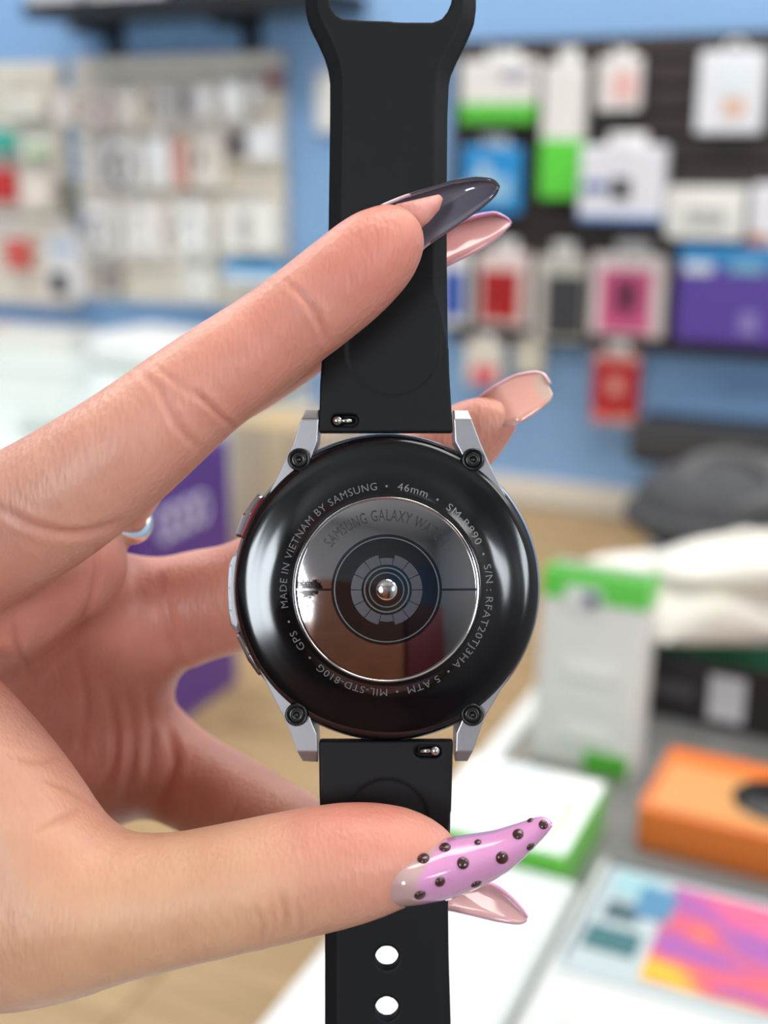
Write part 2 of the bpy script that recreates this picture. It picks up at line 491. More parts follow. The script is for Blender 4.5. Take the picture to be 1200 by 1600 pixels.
GL = 'packs on the white slat walls'
L1 = 'of the larger white panel'
rowsL = [
    # top row
    ((128, 170, 134, 206), (206, 190, 184), 'mauve blister pack, far left in the top row ' + L1, dict(coil=((150, 136, 134), 0.16))),
    ((174, 216, 132, 200), (228, 220, 212), 'cream blister pack, second in the top row ' + L1, dict(coil=((206, 190, 176), 0.2))),
    ((236, 268, 128, 196), (206, 200, 198), 'pack with a dark grey plug, third in the top row ' + L1, dict(panels=((0.15, 0.6, 0.2, 0.8, (112, 110, 116)),))),
    ((276, 300, 128, 192), (190, 184, 184), 'narrow pack with a dark slot, fourth in the top row ' + L1, dict(panels=((0.3, 0.8, 0.2, 0.85, (104, 102, 110)),))),
    ((304, 328, 120, 186), (240, 232, 232), 'narrow white pack, fifth in the top row ' + L1, {}),
    ((342, 378, 116, 190), (242, 240, 240), 'bright white pack, sixth in the top row ' + L1, dict(panels=((0.2, 0.8, 0.1, 0.3, (210, 200, 196)),))),
    ((384, 408, 118, 170), (206, 202, 198), 'small grey pack, second from right in the top row ' + L1, {}),
    ((410, 438, 100, 140), (128, 82, 88), 'small dark red pack, far right in the top row ' + L1, {}),
    # second row
    ((134, 160, 206, 292), (190, 184, 182), 'grey pack, far left in the second row ' + L1, {}),
    ((164, 216, 204, 300), (230, 224, 222), 'white pack with dark grey cable in the second row ' + L1, dict(coil=((96, 92, 92), 0.26))),
    ((224, 264, 202, 294), (240, 234, 234), 'white pack, third from left in the second row ' + L1, dict(panels=((0.25, 0.75, 0.1, 0.5, (226, 220, 218)),))),
    ((266, 290, 200, 296), (214, 160, 146), 'salmon pink narrow pack in the second row ' + L1, {}),
    ((294, 348, 198, 296), (226, 218, 206), 'cream pack with a black plug in the second row ' + L1, dict(coil=((200, 190, 176), 0.1), panels=((0.25, 0.45, 0.45, 0.72, (28, 28, 30)),))),
    ((352, 376, 196, 250), (98, 92, 94), 'small dark grey pack in the second row ' + L1, {}),
    ((382, 432, 186, 252), (230, 228, 228), 'white pack, far right in the second row ' + L1, dict(panels=((0.3, 0.6, 0.2, 0.7, (242, 242, 242)),))),
    # third row
    ((128, 180, 306, 402), (218, 212, 210), 'white pack with grey cable, far left in the third row ' + L1, dict(coil=((134, 126, 126), 0.16))),
    ((188, 252, 306, 404), (228, 222, 218), 'cream pack with looped cable, second in the third row ' + L1, dict(coil=((198, 190, 186), 0.14))),
    ((268, 328, 304, 406), (230, 228, 224), 'white pack with looped cable, third in the third row ' + L1, dict(coil=((190, 188, 184), 0.14))),
    ((342, 432, 304, 398), (226, 222, 214), 'wide cream pack with grey charger, right end of third row ' + L1, dict(panels=((0.35, 0.55, 0.2, 0.8, (176, 168, 166)),))),
    # bottom row
    ((150, 186, 408, 462), (150, 142, 138), 'taupe pack, far left in the bottom row ' + L1, dict(panels=((0.2, 0.5, 0.1, 0.8, (96, 88, 86)),))),
    ((282, 332, 408, 476), (222, 220, 214), 'pale pack with round cable, middle of the bottom row ' + L1, dict(coil=((200, 198, 194), 0.14))),
    ((344, 444, 398, 450), (214, 222, 226), 'wide box with sky blue top, bottom right ' + L1, dict(bands=((0.4, 1.0, (60, 146, 200)),))),
]
L0 = 'of the left edge panel'
rowsL0 = [
    ((-30, 20, 196, 240), (60, 168, 150), 'teal pack in the second row ' + L0, {}),
    ((26, 76, 204, 252), (214, 214, 200), 'cream pack with a green patch in the second row ' + L0, dict(panels=((0.4, 0.8, 0.1, 0.6, (140, 184, 104)),))),
    ((80, 108, 130, 196), (226, 214, 208), 'pale pink pack in the top row ' + L0, {}),
    ((6, 70, 134, 190), (212, 204, 190), 'beige pack in the top row ' + L0, {}),
    ((-50, 18, 252, 318), (190, 50, 46), 'red pack in the third row ' + L0, {}),
    ((26, 80, 262, 326), (222, 206, 194), 'cream pack in the third row ' + L0, {}),
    ((88, 112, 270, 342), (120, 116, 104), 'dark olive pack in the third row ' + L0, {}),
    ((2, 40, 350, 424), (196, 84, 74), 'red and white pack in the bottom row ' + L0, dict(bands=((0.8, 1.0, (220, 214, 208)),))),
    ((66, 130, 352, 468), (208, 202, 200), 'white pack with a black gadget in the bottom row ' + L0, dict(panels=((0.15, 0.6, 0.05, 0.42, (24, 22, 24)), (0.2, 0.9, 0.72, 0.92, (176, 190, 206))))),
]
for (q, c, lab, kw) in rowsL + rowsL0:
    pack(*q, 0.025, 0.026, tuple(min(246, int(v * 1.05)) for v in c), lab, 'pack', GL, **kw)

# ---------------------------------------------------------------- wall shelf with boxes, top left
sw = 0.16
ua, za = wall_hit(34, 16, sw); ub, zb = wall_hit(500, -8, sw)
zs = za
e = empty('wall_shelf', W((ua + ub) / 2, 0, zs), -YAW)
Ls = ub - ua
box('board', (0, -sw / 2, 0), (Ls, sw, 0.024), M_black_plastic, e, 0.002)
for px in (178, 392):
    uu, _ = wall_hit(px, 40, 0.01)
    x = uu - (ua + ub) / 2
    b = box('bracket', (x, -0.008, -0.055), (0.03, 0.014, 0.10), M_black_plastic, e, 0.002)
    box('bracket_arm', (0, -0.06, 0.028), (0.014, 0.12, 0.016), M_black_plastic, b, 0.002)
tag(e, 'black wall shelf on brackets above the white slat panels', 'shelf')
for i, (pa, pb, h, c, c2, lab) in enumerate((
        (40, 108, 0.09, (234, 234, 236), (200, 200, 206), 'white box at the left end of the black wall shelf'),
        (138, 184, 0.07, (232, 230, 228), (120, 170, 110), 'white box with green print, second on the black wall shelf'),
        (188, 252, 0.08, (226, 220, 232), (150, 112, 170), 'white box with purple print, third on the black wall shelf'),
        (262, 330, 0.10, (60, 60, 64), (120, 120, 126), 'dark grey box on the black wall shelf'),
        (342, 440, 0.09, (40, 42, 46), (90, 90, 96), 'black box at the right end of the black wall shelf'))):
    a_, _ = wall_hit(pa, 5, 0.14); b_, _ = wall_hit(pb, 5, 0.14)
    s = empty('shelf_box', W((a_ + b_) / 2, 0.085, zs + 0.0122), -YAW)
    box('body', (0, 0, h / 2), (b_ - a_, 0.1, h), pc(c), s, 0.002)
    box('printed_panel', (0, -0.0505, h * 0.45), ((b_ - a_) * 0.6, 0.002, h * 0.5), pc(c2), s)
    tag(s, lab, 'box', 'boxes on the wall shelf')

# black shelf on the wall at right
ua, za = wall_hit(984, 704, 0.12); ub, zb = wall_hit(1330, 736, 0.12)
zz = (wall_hit(1090, 704, 0.12)[1])
e = empty('wall_ledge', W((ua + ub) / 2, 0, zz), -YAW)
box('board', (0, -0.06, 0), (ub - ua, 0.12, 0.058), M_black_plastic, e, 0.006, 2)
box('lip', (0, -0.124, 0.012), (ub - ua, 0.008, 0.05), mat('ledge_lip', (0.05, 0.05, 0.052), 0.5), e, 0.002)
tag(e, 'thick black ledge on the blue wall above the grey cap', 'shelf')

# ---------------------------------------------------------------- desk along the wall and white splashback
DESK = 0.865
CTR = 1.02
de = empty('wooden_desk', W(0, 0, 0), -YAW)
DU0, DU1, DW = -0.5, 0.19, CAMW - 0.5
nb = 4
pw = (DU1 - DU0) / nb
for i in range(nb):
    box('board', (DU0 + (i + 0.5) * pw, -DW / 2 - 0.012, DESK - 0.015), (pw - 0.0012, DW - 0.02, 0.03), M_wood, de, 0.001)
for x in (DU0 + 0.06, DU1 - 0.06):
    for y in (-0.07, -DW + 0.07):
        box('leg', (x, y, (DESK - 0.03) / 2), (0.06, 0.06, DESK - 0.03), M_black_plastic, de, 0.003)
tag(de, 'light brown wooden desk top along the blue wall', 'desk')
z_top = wall_hit(840, 752, 0.02)[1]
tag(wbox('trim_1', DU0, DU1, 0.0, 0.012, DESK, z_top, mat('splash_white', srgb(226, 218, 204), 0.4)), kind='structure')
# ---------------------------------------------------------------- things on the desk
def rbox(name, u0, u1, w0, w1, z0, z1):
    return empty(name, W((u0 + u1) / 2, (w0 + w1) / 2, z0), -YAW), u1 - u0, w1 - w0, z1 - z0


# purple box: its right face looks at the camera
pu, pw_ = plane_hit(372, 1065, DESK)
zt = wall_hit(372, 690, pw_)[1]
e, dx, dy, dz = rbox('purple_box', pu - 0.11, pu, pw_, pw_ + 0.17, DESK, zt)
M_pur = pc((84, 50, 132))
box('body', (0, 0, dz / 2), (dx, dy, dz), M_pur, e, 0.002)
for i, (a, b_) in enumerate(((0.30, 0.40), (0.43, 0.54), (0.57, 0.66), (0.69, 0.78))):
    t = link('printed_letter', torus_mesh(0.013, 0.0022, 18, 6, 0.8, 1.2), pc((206, 198, 220)), e)
    t.rotation_euler = (PI / 2, 0, PI / 2); t.location = (dx / 2 + 0.0012, dy / 2 - dy * (a + b_) / 2, dz * 0.79)
box('printed_panel', (dx / 2 + 0.0005, dy * 0.02, dz * 0.55), (0.002, dy * 0.35, dz * 0.08), pc((170, 80, 110)), e)
box('printed_panel', (dx / 2 + 0.0005, 0, dz * 0.25), (0.002, dy * 0.5, dz * 0.05), pc((60, 34, 104)), e)
box('lid', (0, 0, dz + 0.001), (dx * 0.98, dy * 0.98, 0.003), pc((100, 64, 150)), e)
tag(e, 'purple cardboard box with white lettering standing on the wooden desk', 'box')

# kraft carton behind it
cu_, cw_ = plane_hit(438, 900, DESK)
za_ = wall_hit(430, 672, cw_)[1]
hw = 0.075
e, dx, dy, dz = rbox('kraft_carton', cu_ - hw, cu_ + hw, cw_ - 0.13, cw_, DESK, za_)
box('body', (0, 0, dz / 2), (dx, dy, dz), pc((196, 184, 166)), e, 0.002)
for s in (-1, 1):
    box('flap', (0, s * dy * 0.252, dz + 0.002), (dx * 0.99, dy * 0.49, 0.003), pc((206, 176, 128)), e)
box('tape', (0, -dy / 2 - 0.0006, dz * 0.5), (dx * 0.2, 0.001, dz), pc((214, 200, 172)), e)
tag(e, 'beige carton with tan top flaps on the desk beyond the purple box', 'box')

# ---------------------------------------------------------------- glass show case at the left
SC = 1.075
M_glass = mat('showcase_glass', (0.74, 0.82, 0.79), 0.08, noise=0.02, spec=0.6)
M_wframe = mat('white_frame', (0.78, 0.79, 0.77), 0.35, noise=0.02)
SU0, SU1, SWd = -1.75, -0.53, 0.92
e = empty('glass_showcase', W((SU0 + SU1) / 2, SWd / 2, 0), -YAW)
lx, ly = SU1 - SU0, SWd - 0.01
box('top_glass', (0, 0, SC - 0.006), (lx - 0.06, ly - 0.06, 0.012), M_glass, e, 0.002)
for (x, y, dx, dy) in ((0, ly / 2 - 0.015, lx, 0.03), (0, -ly / 2 + 0.015, lx, 0.03), (lx / 2 - 0.015, 0, 0.03, ly - 0.06), (-lx / 2 + 0.015, 0, 0.03, ly - 0.06)):
    box('frame_rail', (x, y, SC - 0.015), (dx, dy, 0.03), M_wframe, e, 0.003)
    box('frame_rail', (x, y, 0.05), (dx, dy, 0.1), M_wframe, e, 0.003)
for sx in (-1, 1):
    for sy in (-1, 1):
        box('post', (sx * (lx / 2 - 0.015), sy * (ly / 2 - 0.015), SC / 2 + 0.02), (0.03, 0.03, SC - 0.13), M_wframe, e, 0.003)
    box('side_glass', (sx * (lx / 2 - 0.015), 0, SC / 2 + 0.02), (0.006, ly - 0.06, SC - 0.13), M_glass, e)
    box('front_glass', (0, sx * (ly / 2 - 0.015), SC / 2 + 0.02), (lx - 0.06, 0.006, SC - 0.13), M_glass, e)
tag(e, 'pale green glass showcase with white frame below the white slat panels', 'showcase')


def on_plane(name, px, py, h, dims, base_col, label, cat, rot=0.0, group=None, panels=(), side=None, bevel=0.002):
    """flat item lying on a level surface; px,py is the centre of its footprint; panels are prints on the top face"""
    u, w = plane_hit(px, py, h)
    e = empty(name, W(u, w, h), -YAW + rot)
    dx, dy, dz = dims
    box('body', (0, 0, dz / 2), dims, pc(base_col), e, bevel, 2)
    for (x0, x1, y0, y1, c) in panels:
        box('printed_panel', (dx * ((x0 + x1) / 2 - 0.5), dy * ((y0 + y1) / 2 - 0.5), dz + 0.0003), (dx * (x1 - x0), dy * (y1 - y0), 0.0012), pc(c), e)
    for (f, a0, a1, z0, z1, c) in (side or ()):
        if f == 'f':
            box('printed_panel', (dx * ((a0 + a1) / 2 - 0.5), -dy / 2 - 0.0003, dz * (z0 + z1) / 2), (dx * (a1 - a0), 0.0012, dz * (z1 - z0)), pc(c), e)
        else:
            box('printed_panel', (dx / 2 + 0.0003, dy * ((a0 + a1) / 2 - 0.5), dz * (z0 + z1) / 2), (0.0012, dy * (a1 - a0), dz * (z1 - z0)), pc(c), e)
    tag(e, label, cat, group)
    return e


GS = 'things on the glass showcase'
on_plane('flat_box', 40, 540, SC, (0.26, 0.10, 0.035), (232, 228, 220), 'long cream box at the back of the glass showcase', 'box', 0.06, GS, panels=((0.1, 0.35, 0.2, 0.7, (226, 170, 160)),))
on_plane('paper_stack', 268, 575, SC, (0.26, 0.16, 0.06), (238, 238, 234), 'white box with rounded edges on the showcase beside the desk', 'box', -0.2, GS, bevel=0.02)
on_plane('sheet', 90, 632, SC, (0.34, 0.14, 0.004), (214, 226, 220), 'pale green sheet lying on the glass showcase', 'paper', 0.1, GS)
on_plane('tray', 170, 680, SC, (0.22, 0.1, 0.02), (196, 206, 200), 'grey green tray near the front of the glass showcase', 'tray', 0.0, GS, panels=((0.1, 0.9, 0.2, 0.8, (206, 216, 210)),))
on_plane('card_reader', 318, 500, SC, (0.11, 0.10, 0.045), (40, 46, 44), 'dark green black gadget on the showcase under the blue box', 'gadget', 0.3, GS, panels=((0.2, 0.8, 0.2, 0.8, (70, 76, 74)),), bevel=0.008)

# ---------------------------------------------------------------- counter at the right, with boxes
CU0, CU1 = 0.209, 1.5
CW0, CW1 = 0.02, CAMW + 0.0
M_ctop = mat('counter_top_grey', srgb(122, 122, 120), 0.28, noise=0.05, nscale=8, spec=0.6)
M_cwhite = mat('counter_white', srgb(240, 240, 236), 0.3, noise=0.02)
e = empty('counter', W((CU0 + CU1) / 2, (CW0 + CW1) / 2, 0), -YAW)
lx, ly = CU1 - CU0, CW1 - CW0
box('top', (0.01, 0, CTR - 0.008), (lx - 0.05, ly - 0.02, 0.016), M_ctop, e, 0.002)
box('edge_trim', (-lx / 2 + 0.009, 0, CTR - 0.0125), (0.018, ly, 0.024), M_cwhite, e, 0.006, 3)
box('edge_trim', (0, ly / 2 - 0.004, CTR - 0.012), (lx, 0.012, 0.024), M_cwhite, e, 0.003)
box('body', (0, 0, (CTR - 0.022) / 2), (lx - 0.04, ly - 0.06, CTR - 0.022), mat('counter_body', srgb(206, 212, 208), 0.4), e)
tag(e, 'grey topped shop counter with white edge, at the lower right', 'counter')

GC = 'boxes on the counter'
# flat white box at the left edge of the counter
ub_, wb_ = plane_hit(908, 1376, CTR + 0.024)
ux0, ux1 = CU0 + 0.021, ub_
e = empty('flat_white_box', W((ux0 + ux1) / 2, (wb_ + CW1 - 0.05) / 2, CTR), -YAW)
bw, bl = ux1 - ux0, CW1 - 0.05 - wb_
box('body', (0, 0, 0.011), (bw, bl, 0.022), pc((212, 216, 212)), e, 0.004, 2)
box('lid_lip', (0, 0, 0.0225), (bw - 0.006, bl - 0.006, 0.003), pc((210, 214, 209)), e, 0.001)
tag(e, 'flat white box at the left edge of the counter under the strap', 'box', GC)

# white and green box lying flat behind it
ug, wg = plane_hit(948, 1226, CTR + 0.032)
_, wg2 = plane_hit(836, 1328, CTR + 0.032)
gx0, gx1 = CU0 + 0.02, ug
gl = min(wg2, wb_ - 0.004) - wg
gw = gx1 - gx0
e = empty('flat_green_box', W((gx0 + gx1) / 2, wg + gl / 2, CTR), -YAW)
box('body', (0, 0, 0.016), (gw, gl, 0.032), pc((106, 196, 70)), e, 0.002)
box('top_print', (0, 0, 0.0325), (gw - 0.002, gl - 0.002, 0.0012), pc((240, 242, 238)), e)
box('top_panel', (-gw * 0.1, gl * 0.2, 0.0336), (gw * 0.5, gl * 0.4, 0.001), pc((214, 222, 230)), e)
box('top_panel', (gw * 0.36, -gl * 0.1, 0.0336), (gw * 0.12, gl * 0.6, 0.001), pc((206, 232, 190)), e)
box('top_panel', (-gw * 0.08, -gl * 0.3, 0.0336), (gw * 0.5, gl * 0.1, 0.001), pc((206, 232, 190)), e)
tag(e, 'white topped box with bright green sides lying flat on the counter', 'box', GC)
print('GREEN', gx0, gx1, wg, gl, 'WHITE', ux0, ux1, wb_, bl)

# upright white and green box
u_, w_ = plane_hit(905, 1204, CTR)
ztop = wall_hit(925, 908, w_)[1]
hgt = ztop - CTR
ul, _ = wall_hit(832, 1060, w_); ur, _ = wall_hit(998, 1060, w_)
e = empty('upright_green_box', W((ul + ur) / 2, w_, CTR), -YAW)
wd = ur - ul
e.rotation_euler = (math.radians(-7), 0, -YAW)
box('body', (0, 0.018, hgt / 2), (wd, 0.036, hgt), pc((226, 225, 220)), e, 0.002)
box('printed_band', (0, 0.018, hgt * 0.925), (wd + 0.001, 0.0372, hgt * 0.15), pc((100, 204, 76)), e, 0.001)
box('printed_panel', (-wd * 0.1, -0.001, hgt * 0.88), (wd * 0.34, 0.0015, hgt * 0.10), pc((224, 226, 222)), e)
box('printed_panel', (-wd * 0.02, -0.0022, hgt * 0.875), (wd * 0.13, 0.0015, hgt * 0.06), pc((70, 80, 110)), e)
box('printed_panel', (wd * 0.02, -0.001, hgt * 0.52), (wd * 0.5, 0.0015, hgt * 0.07), pc((236, 235, 228)), e)
box('printed_panel', (wd * 0.02, -0.001, hgt * 0.2), (wd * 0.46, 0.0015, hgt * 0.06), pc((236, 235, 228)), e)
box('printed_panel', (wd * 0.24, -0.001, hgt * 0.06), (wd * 0.42, 0.0015, hgt * 0.11), pc((88, 186, 58)), e)
tag(e, 'upright white box with bright green top band, leaning behind the watch', 'box', GC)

# black box with green top, under the cloth
on_plane('black_box', 1150, 1100, CTR, (0.19, 0.10, 0.052), (34, 29, 31), 'black box with green patch below the white cloth', 'box', -0.05, GC,
         panels=((0.16, 0.98, 0.1, 0.9, (52, 128, 84)),), side=(('f', 0.44, 0.58, 0.15, 0.85, (214, 210, 212)), ('f', 0.06, 0.38, 0.4, 0.6, (84, 78, 80))))
# orange box
on_plane('orange_box', 1226, 1322, CTR, (0.17, 0.088, 0.031), (224, 114, 38), 'orange box with kraft top and a black round picture', 'box', -0.02, GC,
         panels=((0.04, 0.97, 0.04, 0.72, (206, 146, 84)),), side=(('f', 0.02, 0.98, 0.04, 0.96, (228, 120, 44)),))
ob = COL.objects['orange_box']
d = link('round_print', lathe_mesh([(0.026, 0), (0.026, 0.0008), (0.0, 0.0008)], 32), pc((22, 20, 20)), ob); d.location = (-0.008, -0.004, 0.0322)
d = link('round_print', lathe_mesh([(0.012, 0), (0.012, 0.0008), (0.0, 0.0008)], 24), pc((190, 186, 180)), ob); d.location = (0.018, 0.002, 0.0328)

# tablet box with a colourful picture
def picture_mat():
    m = bpy.data.materials.new('colour_picture'); m.use_nodes = True; nt = m.node_tree; b = nt.nodes['Principled BSDF']
    tc = nt.nodes.new('ShaderNodeTexCoord'); mp = nt.nodes.new('ShaderNodeMapping')
    mp.inputs['Scale'].default_value = (9, 13, 1); mp.inputs['Rotation'].default_value = (0, 0, 0.6)
    n = nt.nodes.new('ShaderNodeTexNoise'); n.inputs['Scale'].default_value = 1.6; n.inputs['Distortion'].default_value = 1.2; n.inputs['Detail'].default_value = 1
    sp = nt.nodes.new('ShaderNodeSeparateXYZ')
    ad = nt.nodes.new('ShaderNodeMath'); ad.operation = 'MULTIPLY_ADD'; ad.inputs[1].default_value = 3.2; ad.inputs[2].default_value = 0.0
    sm = nt.nodes.new('ShaderNodeMath'); sm.operation = 'MULTIPLY_ADD'; sm.inputs[1].default_value = 0.55
    r = nt.nodes.new('ShaderNodeValToRGB')
    cols = [((224, 170, 40), 0.18), ((236, 176, 40), 0.30), ((214, 92, 96), 0.40), ((150, 90, 160), 0.48), ((206, 90, 130), 0.58), ((228, 110, 130), 0.70)]
    r.color_ramp.elements[0].position = cols[0][1]; r.color_ramp.elements[0].color = (*srgb(*cols[0][0]), 1)
    r.color_ramp.elements[1].position = cols[-1][1]; r.color_ramp.elements[1].color = (*srgb(*cols[-1][0]), 1)
    for c, p in cols[1:-1]:
        el = r.color_ramp.elements.new(p); el.color = (*srgb(*c), 1)
    nt.links.new(tc.outputs['Object'], mp.inputs['Vector']); nt.links.new(mp.outputs['Vector'], n.inputs['Vector'])
    nt.links.new(tc.outputs['Object'], sp.inputs['Vector']); nt.links.new(sp.outputs['Y'], ad.inputs[0])
    nt.links.new(n.outputs['Fac'], sm.inputs[0]); nt.links.new(ad.outputs[0], sm.inputs[2])
    ofs = nt.nodes.new('ShaderNodeMath'); ofs.operation = 'ADD'; ofs.inputs[1].default_value = 0.2
    nt.links.new(sm.outputs[0], ofs.inputs[0])
    nt.links.new(ofs.outputs[0], r.inputs['Fac']); nt.links.new(r.outputs['Color'], b.inputs['Base Color'])
    b.inputs['Roughness'].default_value = 0.25
    return m


TH = 0.03
tu, tw = plane_hit(940, 1338, CTR + TH)
tu2, tw2 = plane_hit(893, 1560, CTR + TH)
e = empty('tablet_box', W(tu + 0.14, tw + 0.09, CTR), -YAW)
box('body', (0, 0, TH / 2), (0.28, 0.18, TH), pc((206, 206, 201)), e, 0.002)
fx = lambda x: -0.14 + x
fy = lambda y: 0.09 - y
def tp(name, x0, x1, y0, y1, m, zz=0.0006):
    return box(name, (fx((x0 + x1) / 2), fy((y0 + y1) / 2), TH + zz), (x1 - x0, y1 - y0, 0.0012), m, e)
tp('picture_frame', 0.006, 0.26, 0.004, 0.108, pc((178, 188, 188)))
tp('frame_line', 0.006, 0.26, 0.004, 0.008, pc((80, 88, 92)), 0.0014)
tp('frame_line', 0.006, 0.0085, 0.004, 0.10, pc((110, 116, 118)), 0.0014)
pm = picture_mat()
o = tp('picture', 0.046, 0.25, 0.014, 0.10, pm, 0.0014)
tp('printed_panel', 0.014, 0.038, 0.014, 0.034, pc((150, 188, 190)), 0.0014)
tp('printed_panel', 0.03, 0.05, 0.022, 0.05, pc((84, 130, 160)), 0.0018)
tp('printed_panel', 0.016, 0.034, 0.042, 0.058, pc((70, 90, 90)), 0.0014)
tp('printed_panel', 0.012, 0.04, 0.066, 0.086, pc((62, 104, 104)), 0.0014)
tp('printed_panel', 0.02, 0.10, 0.135, 0.15, pc((206, 206, 200)))
tag(e, 'white tablet box with a pink and yellow picture on its lid', 'box', GC)


# crumpled white cloth and grey cap on the far part of the counter
def blob(name, fn, nu, nv, material, parent):
    V = []; Fc = []
    for i in range(nv + 1):
        for j in range(nu):
            V.append(fn(2 * PI * j / nu, PI * i / nv))
    for i in range(nv):
        for j in range(nu):
            j2 = (j + 1) % nu
            Fc.append((i * nu + j, (i + 1) * nu + j, (i + 1) * nu + j2, i * nu + j2))
    return link(name, mesh_py(name, V, Fc, True), material, parent)


M_cloth = mat('white_cloth', srgb(238, 232, 220), 0.8, noise=0.04, nscale=20, bump=0.3, bscale=300)
M_cap = mat('grey_felt', srgb(72, 72, 74), 0.85, noise=0.12, nscale=60, bump=0.4, bscale=500)
u_, w_ = plane_hit(1092, 986, CTR + 0.056)
e = empty('white_cloth', W(u_, w_, CTR + 0.0545), -YAW - 0.25)
def cloth(a, t):
    x, y, z = math.sin(t) * math.cos(a), math.sin(t) * math.sin(a), math.cos(t)
    sx = 0.112 * (1.0 + 0.12 * math.cos(3 * a + 0.4))
    zz = z * (0.026 if z < 0 else 0.05) * (0.55 + 0.45 * max(0, x * 0.6 + 0.5))
    zz += 0.010 * math.sin(5 * a + 2 * x) * math.sin(t) ** 2 * (1 if z > 0 else 0.2)
    return (x * sx, y * 0.075, max(zz, -0.026) + 0.026 + 0.03 * x * x * (x > 0))
blob('cloth', cloth, 64, 32, M_cloth, e)
def fold(a, t):
    x, y, z = math.sin(t) * math.cos(a), math.sin(t) * math.sin(a), math.cos(t)
    return (0.04 + x * 0.085, -0.01 + y * 0.05, 0.070 + z * 0.020 * (1 + 0.3 * math.sin(4 * a)) + 0.02 * x)
blob('fold', fold, 40, 20, M_cloth, e)
tag(e, 'crumpled off-white cloth on the counter below the black ledge', 'cloth')
u_, w_ = plane_hit(1095, 890, CTR)
e = empty('grey_cap', W(u_ + 0.0, w_ - 0.05, CTR), -YAW)
def capf(a, t):
    x, y, z = math.sin(t) * math.cos(a), math.sin(t) * math.sin(a), math.cos(t)
    k = 1 + 0.05 * math.sin(9 * a) * math.sin(t)
    return (x * 0.085 * k, y * 0.075 * k, max(0, z) * 0.055 * k + 0.05 + min(0, z) * 0.05)
blob('crown', capf, 72, 28, M_cap, e)
t = link('brim', torus_mesh(0.083, 0.013, 48, 10, 1.0, 0.9), M_cap, e); t.location = (0, 0, 0.045)
t = link('band', torus_mesh(0.046, 0.012, 40, 10, 1.0, 0.8), mat('grey_band', srgb(92, 90, 90), 0.8), e); t.location = (0.02, -0.02, 0.088); t.rotation_euler = (0.5, 0.1, 0)
tag(e, 'dark grey rounded cap lying behind the white cloth', 'cap')
# ================================================================ the smartwatch
mm = 0.001
WCX, WCY = 604.0, 919.0
WROOT = bpy.data.objects.new('smartwatch', None); COL.objects.link(WROOT)
WROOT.matrix_world = hero_at(WCX, WCY, 0.0); WROOT.empty_display_size = 0.02
tag(WROOT, 'round black-backed smartwatch with silver case and black silicone strap, seen from behind', 'smartwatch')
WC0 = H(WCX, WCY, 0.0)


def wl(px, py, z=0.0):
    """pixel at depth z to watch-local millimetres"""
    return H(px, py, z) - WC0


def wlink(name, me, material, parent=WROOT, loc=(0, 0, 0)):
    o = link(name, me, material, parent); o.location = loc
    return o


def scale_mesh(me, s=mm):
    me.transform(Matrix.Diagonal((s, s, s, 1))); return me


# --- materials
M_alu = mat('brushed_aluminium', (0.40, 0.395, 0.41), 0.4, 0.9, noise=0.04, nscale=900, bump=0.04, bscale=6000)
M_chrome = mat('polished_rim', (0.85, 0.85, 0.86), 0.08, 1.0)
M_gloss = mat('gloss_black_back', (0.004, 0.004, 0.005), 0.13, 0.0, noise=0.2, nscale=300, spec=0.55)
M_screw = mat('black_screw', (0.008, 0.008, 0.008), 0.3, 0.3, coat=0.4)
M_sil = mat('black_silicone', (0.0042, 0.0046, 0.0058), 0.58, 0.0, noise=0.1, nscale=400, bump=0.05, bscale=9000, spec=0.28)
M_pin = mat('steel_pin', (0.62, 0.6, 0.58), 0.2, 1.0)
M_text = mat('grey_print', (0.17, 0.17, 0.175), 0.5)
M_btext = mat('black_print', (0.01, 0.01, 0.01), 0.5)
M_inner = mat('sensor_black', (0.004, 0.004, 0.005), 0.06, coat=1.0)
M_line = mat('sensor_line', (0.10, 0.12, 0.13), 0.3)
M_seg = mat('sensor_segment', (0.072, 0.068, 0.082), 0.3)
M_lens = mat('sensor_lens', (0.75, 0.72, 0.68), 0.12, 1.0)


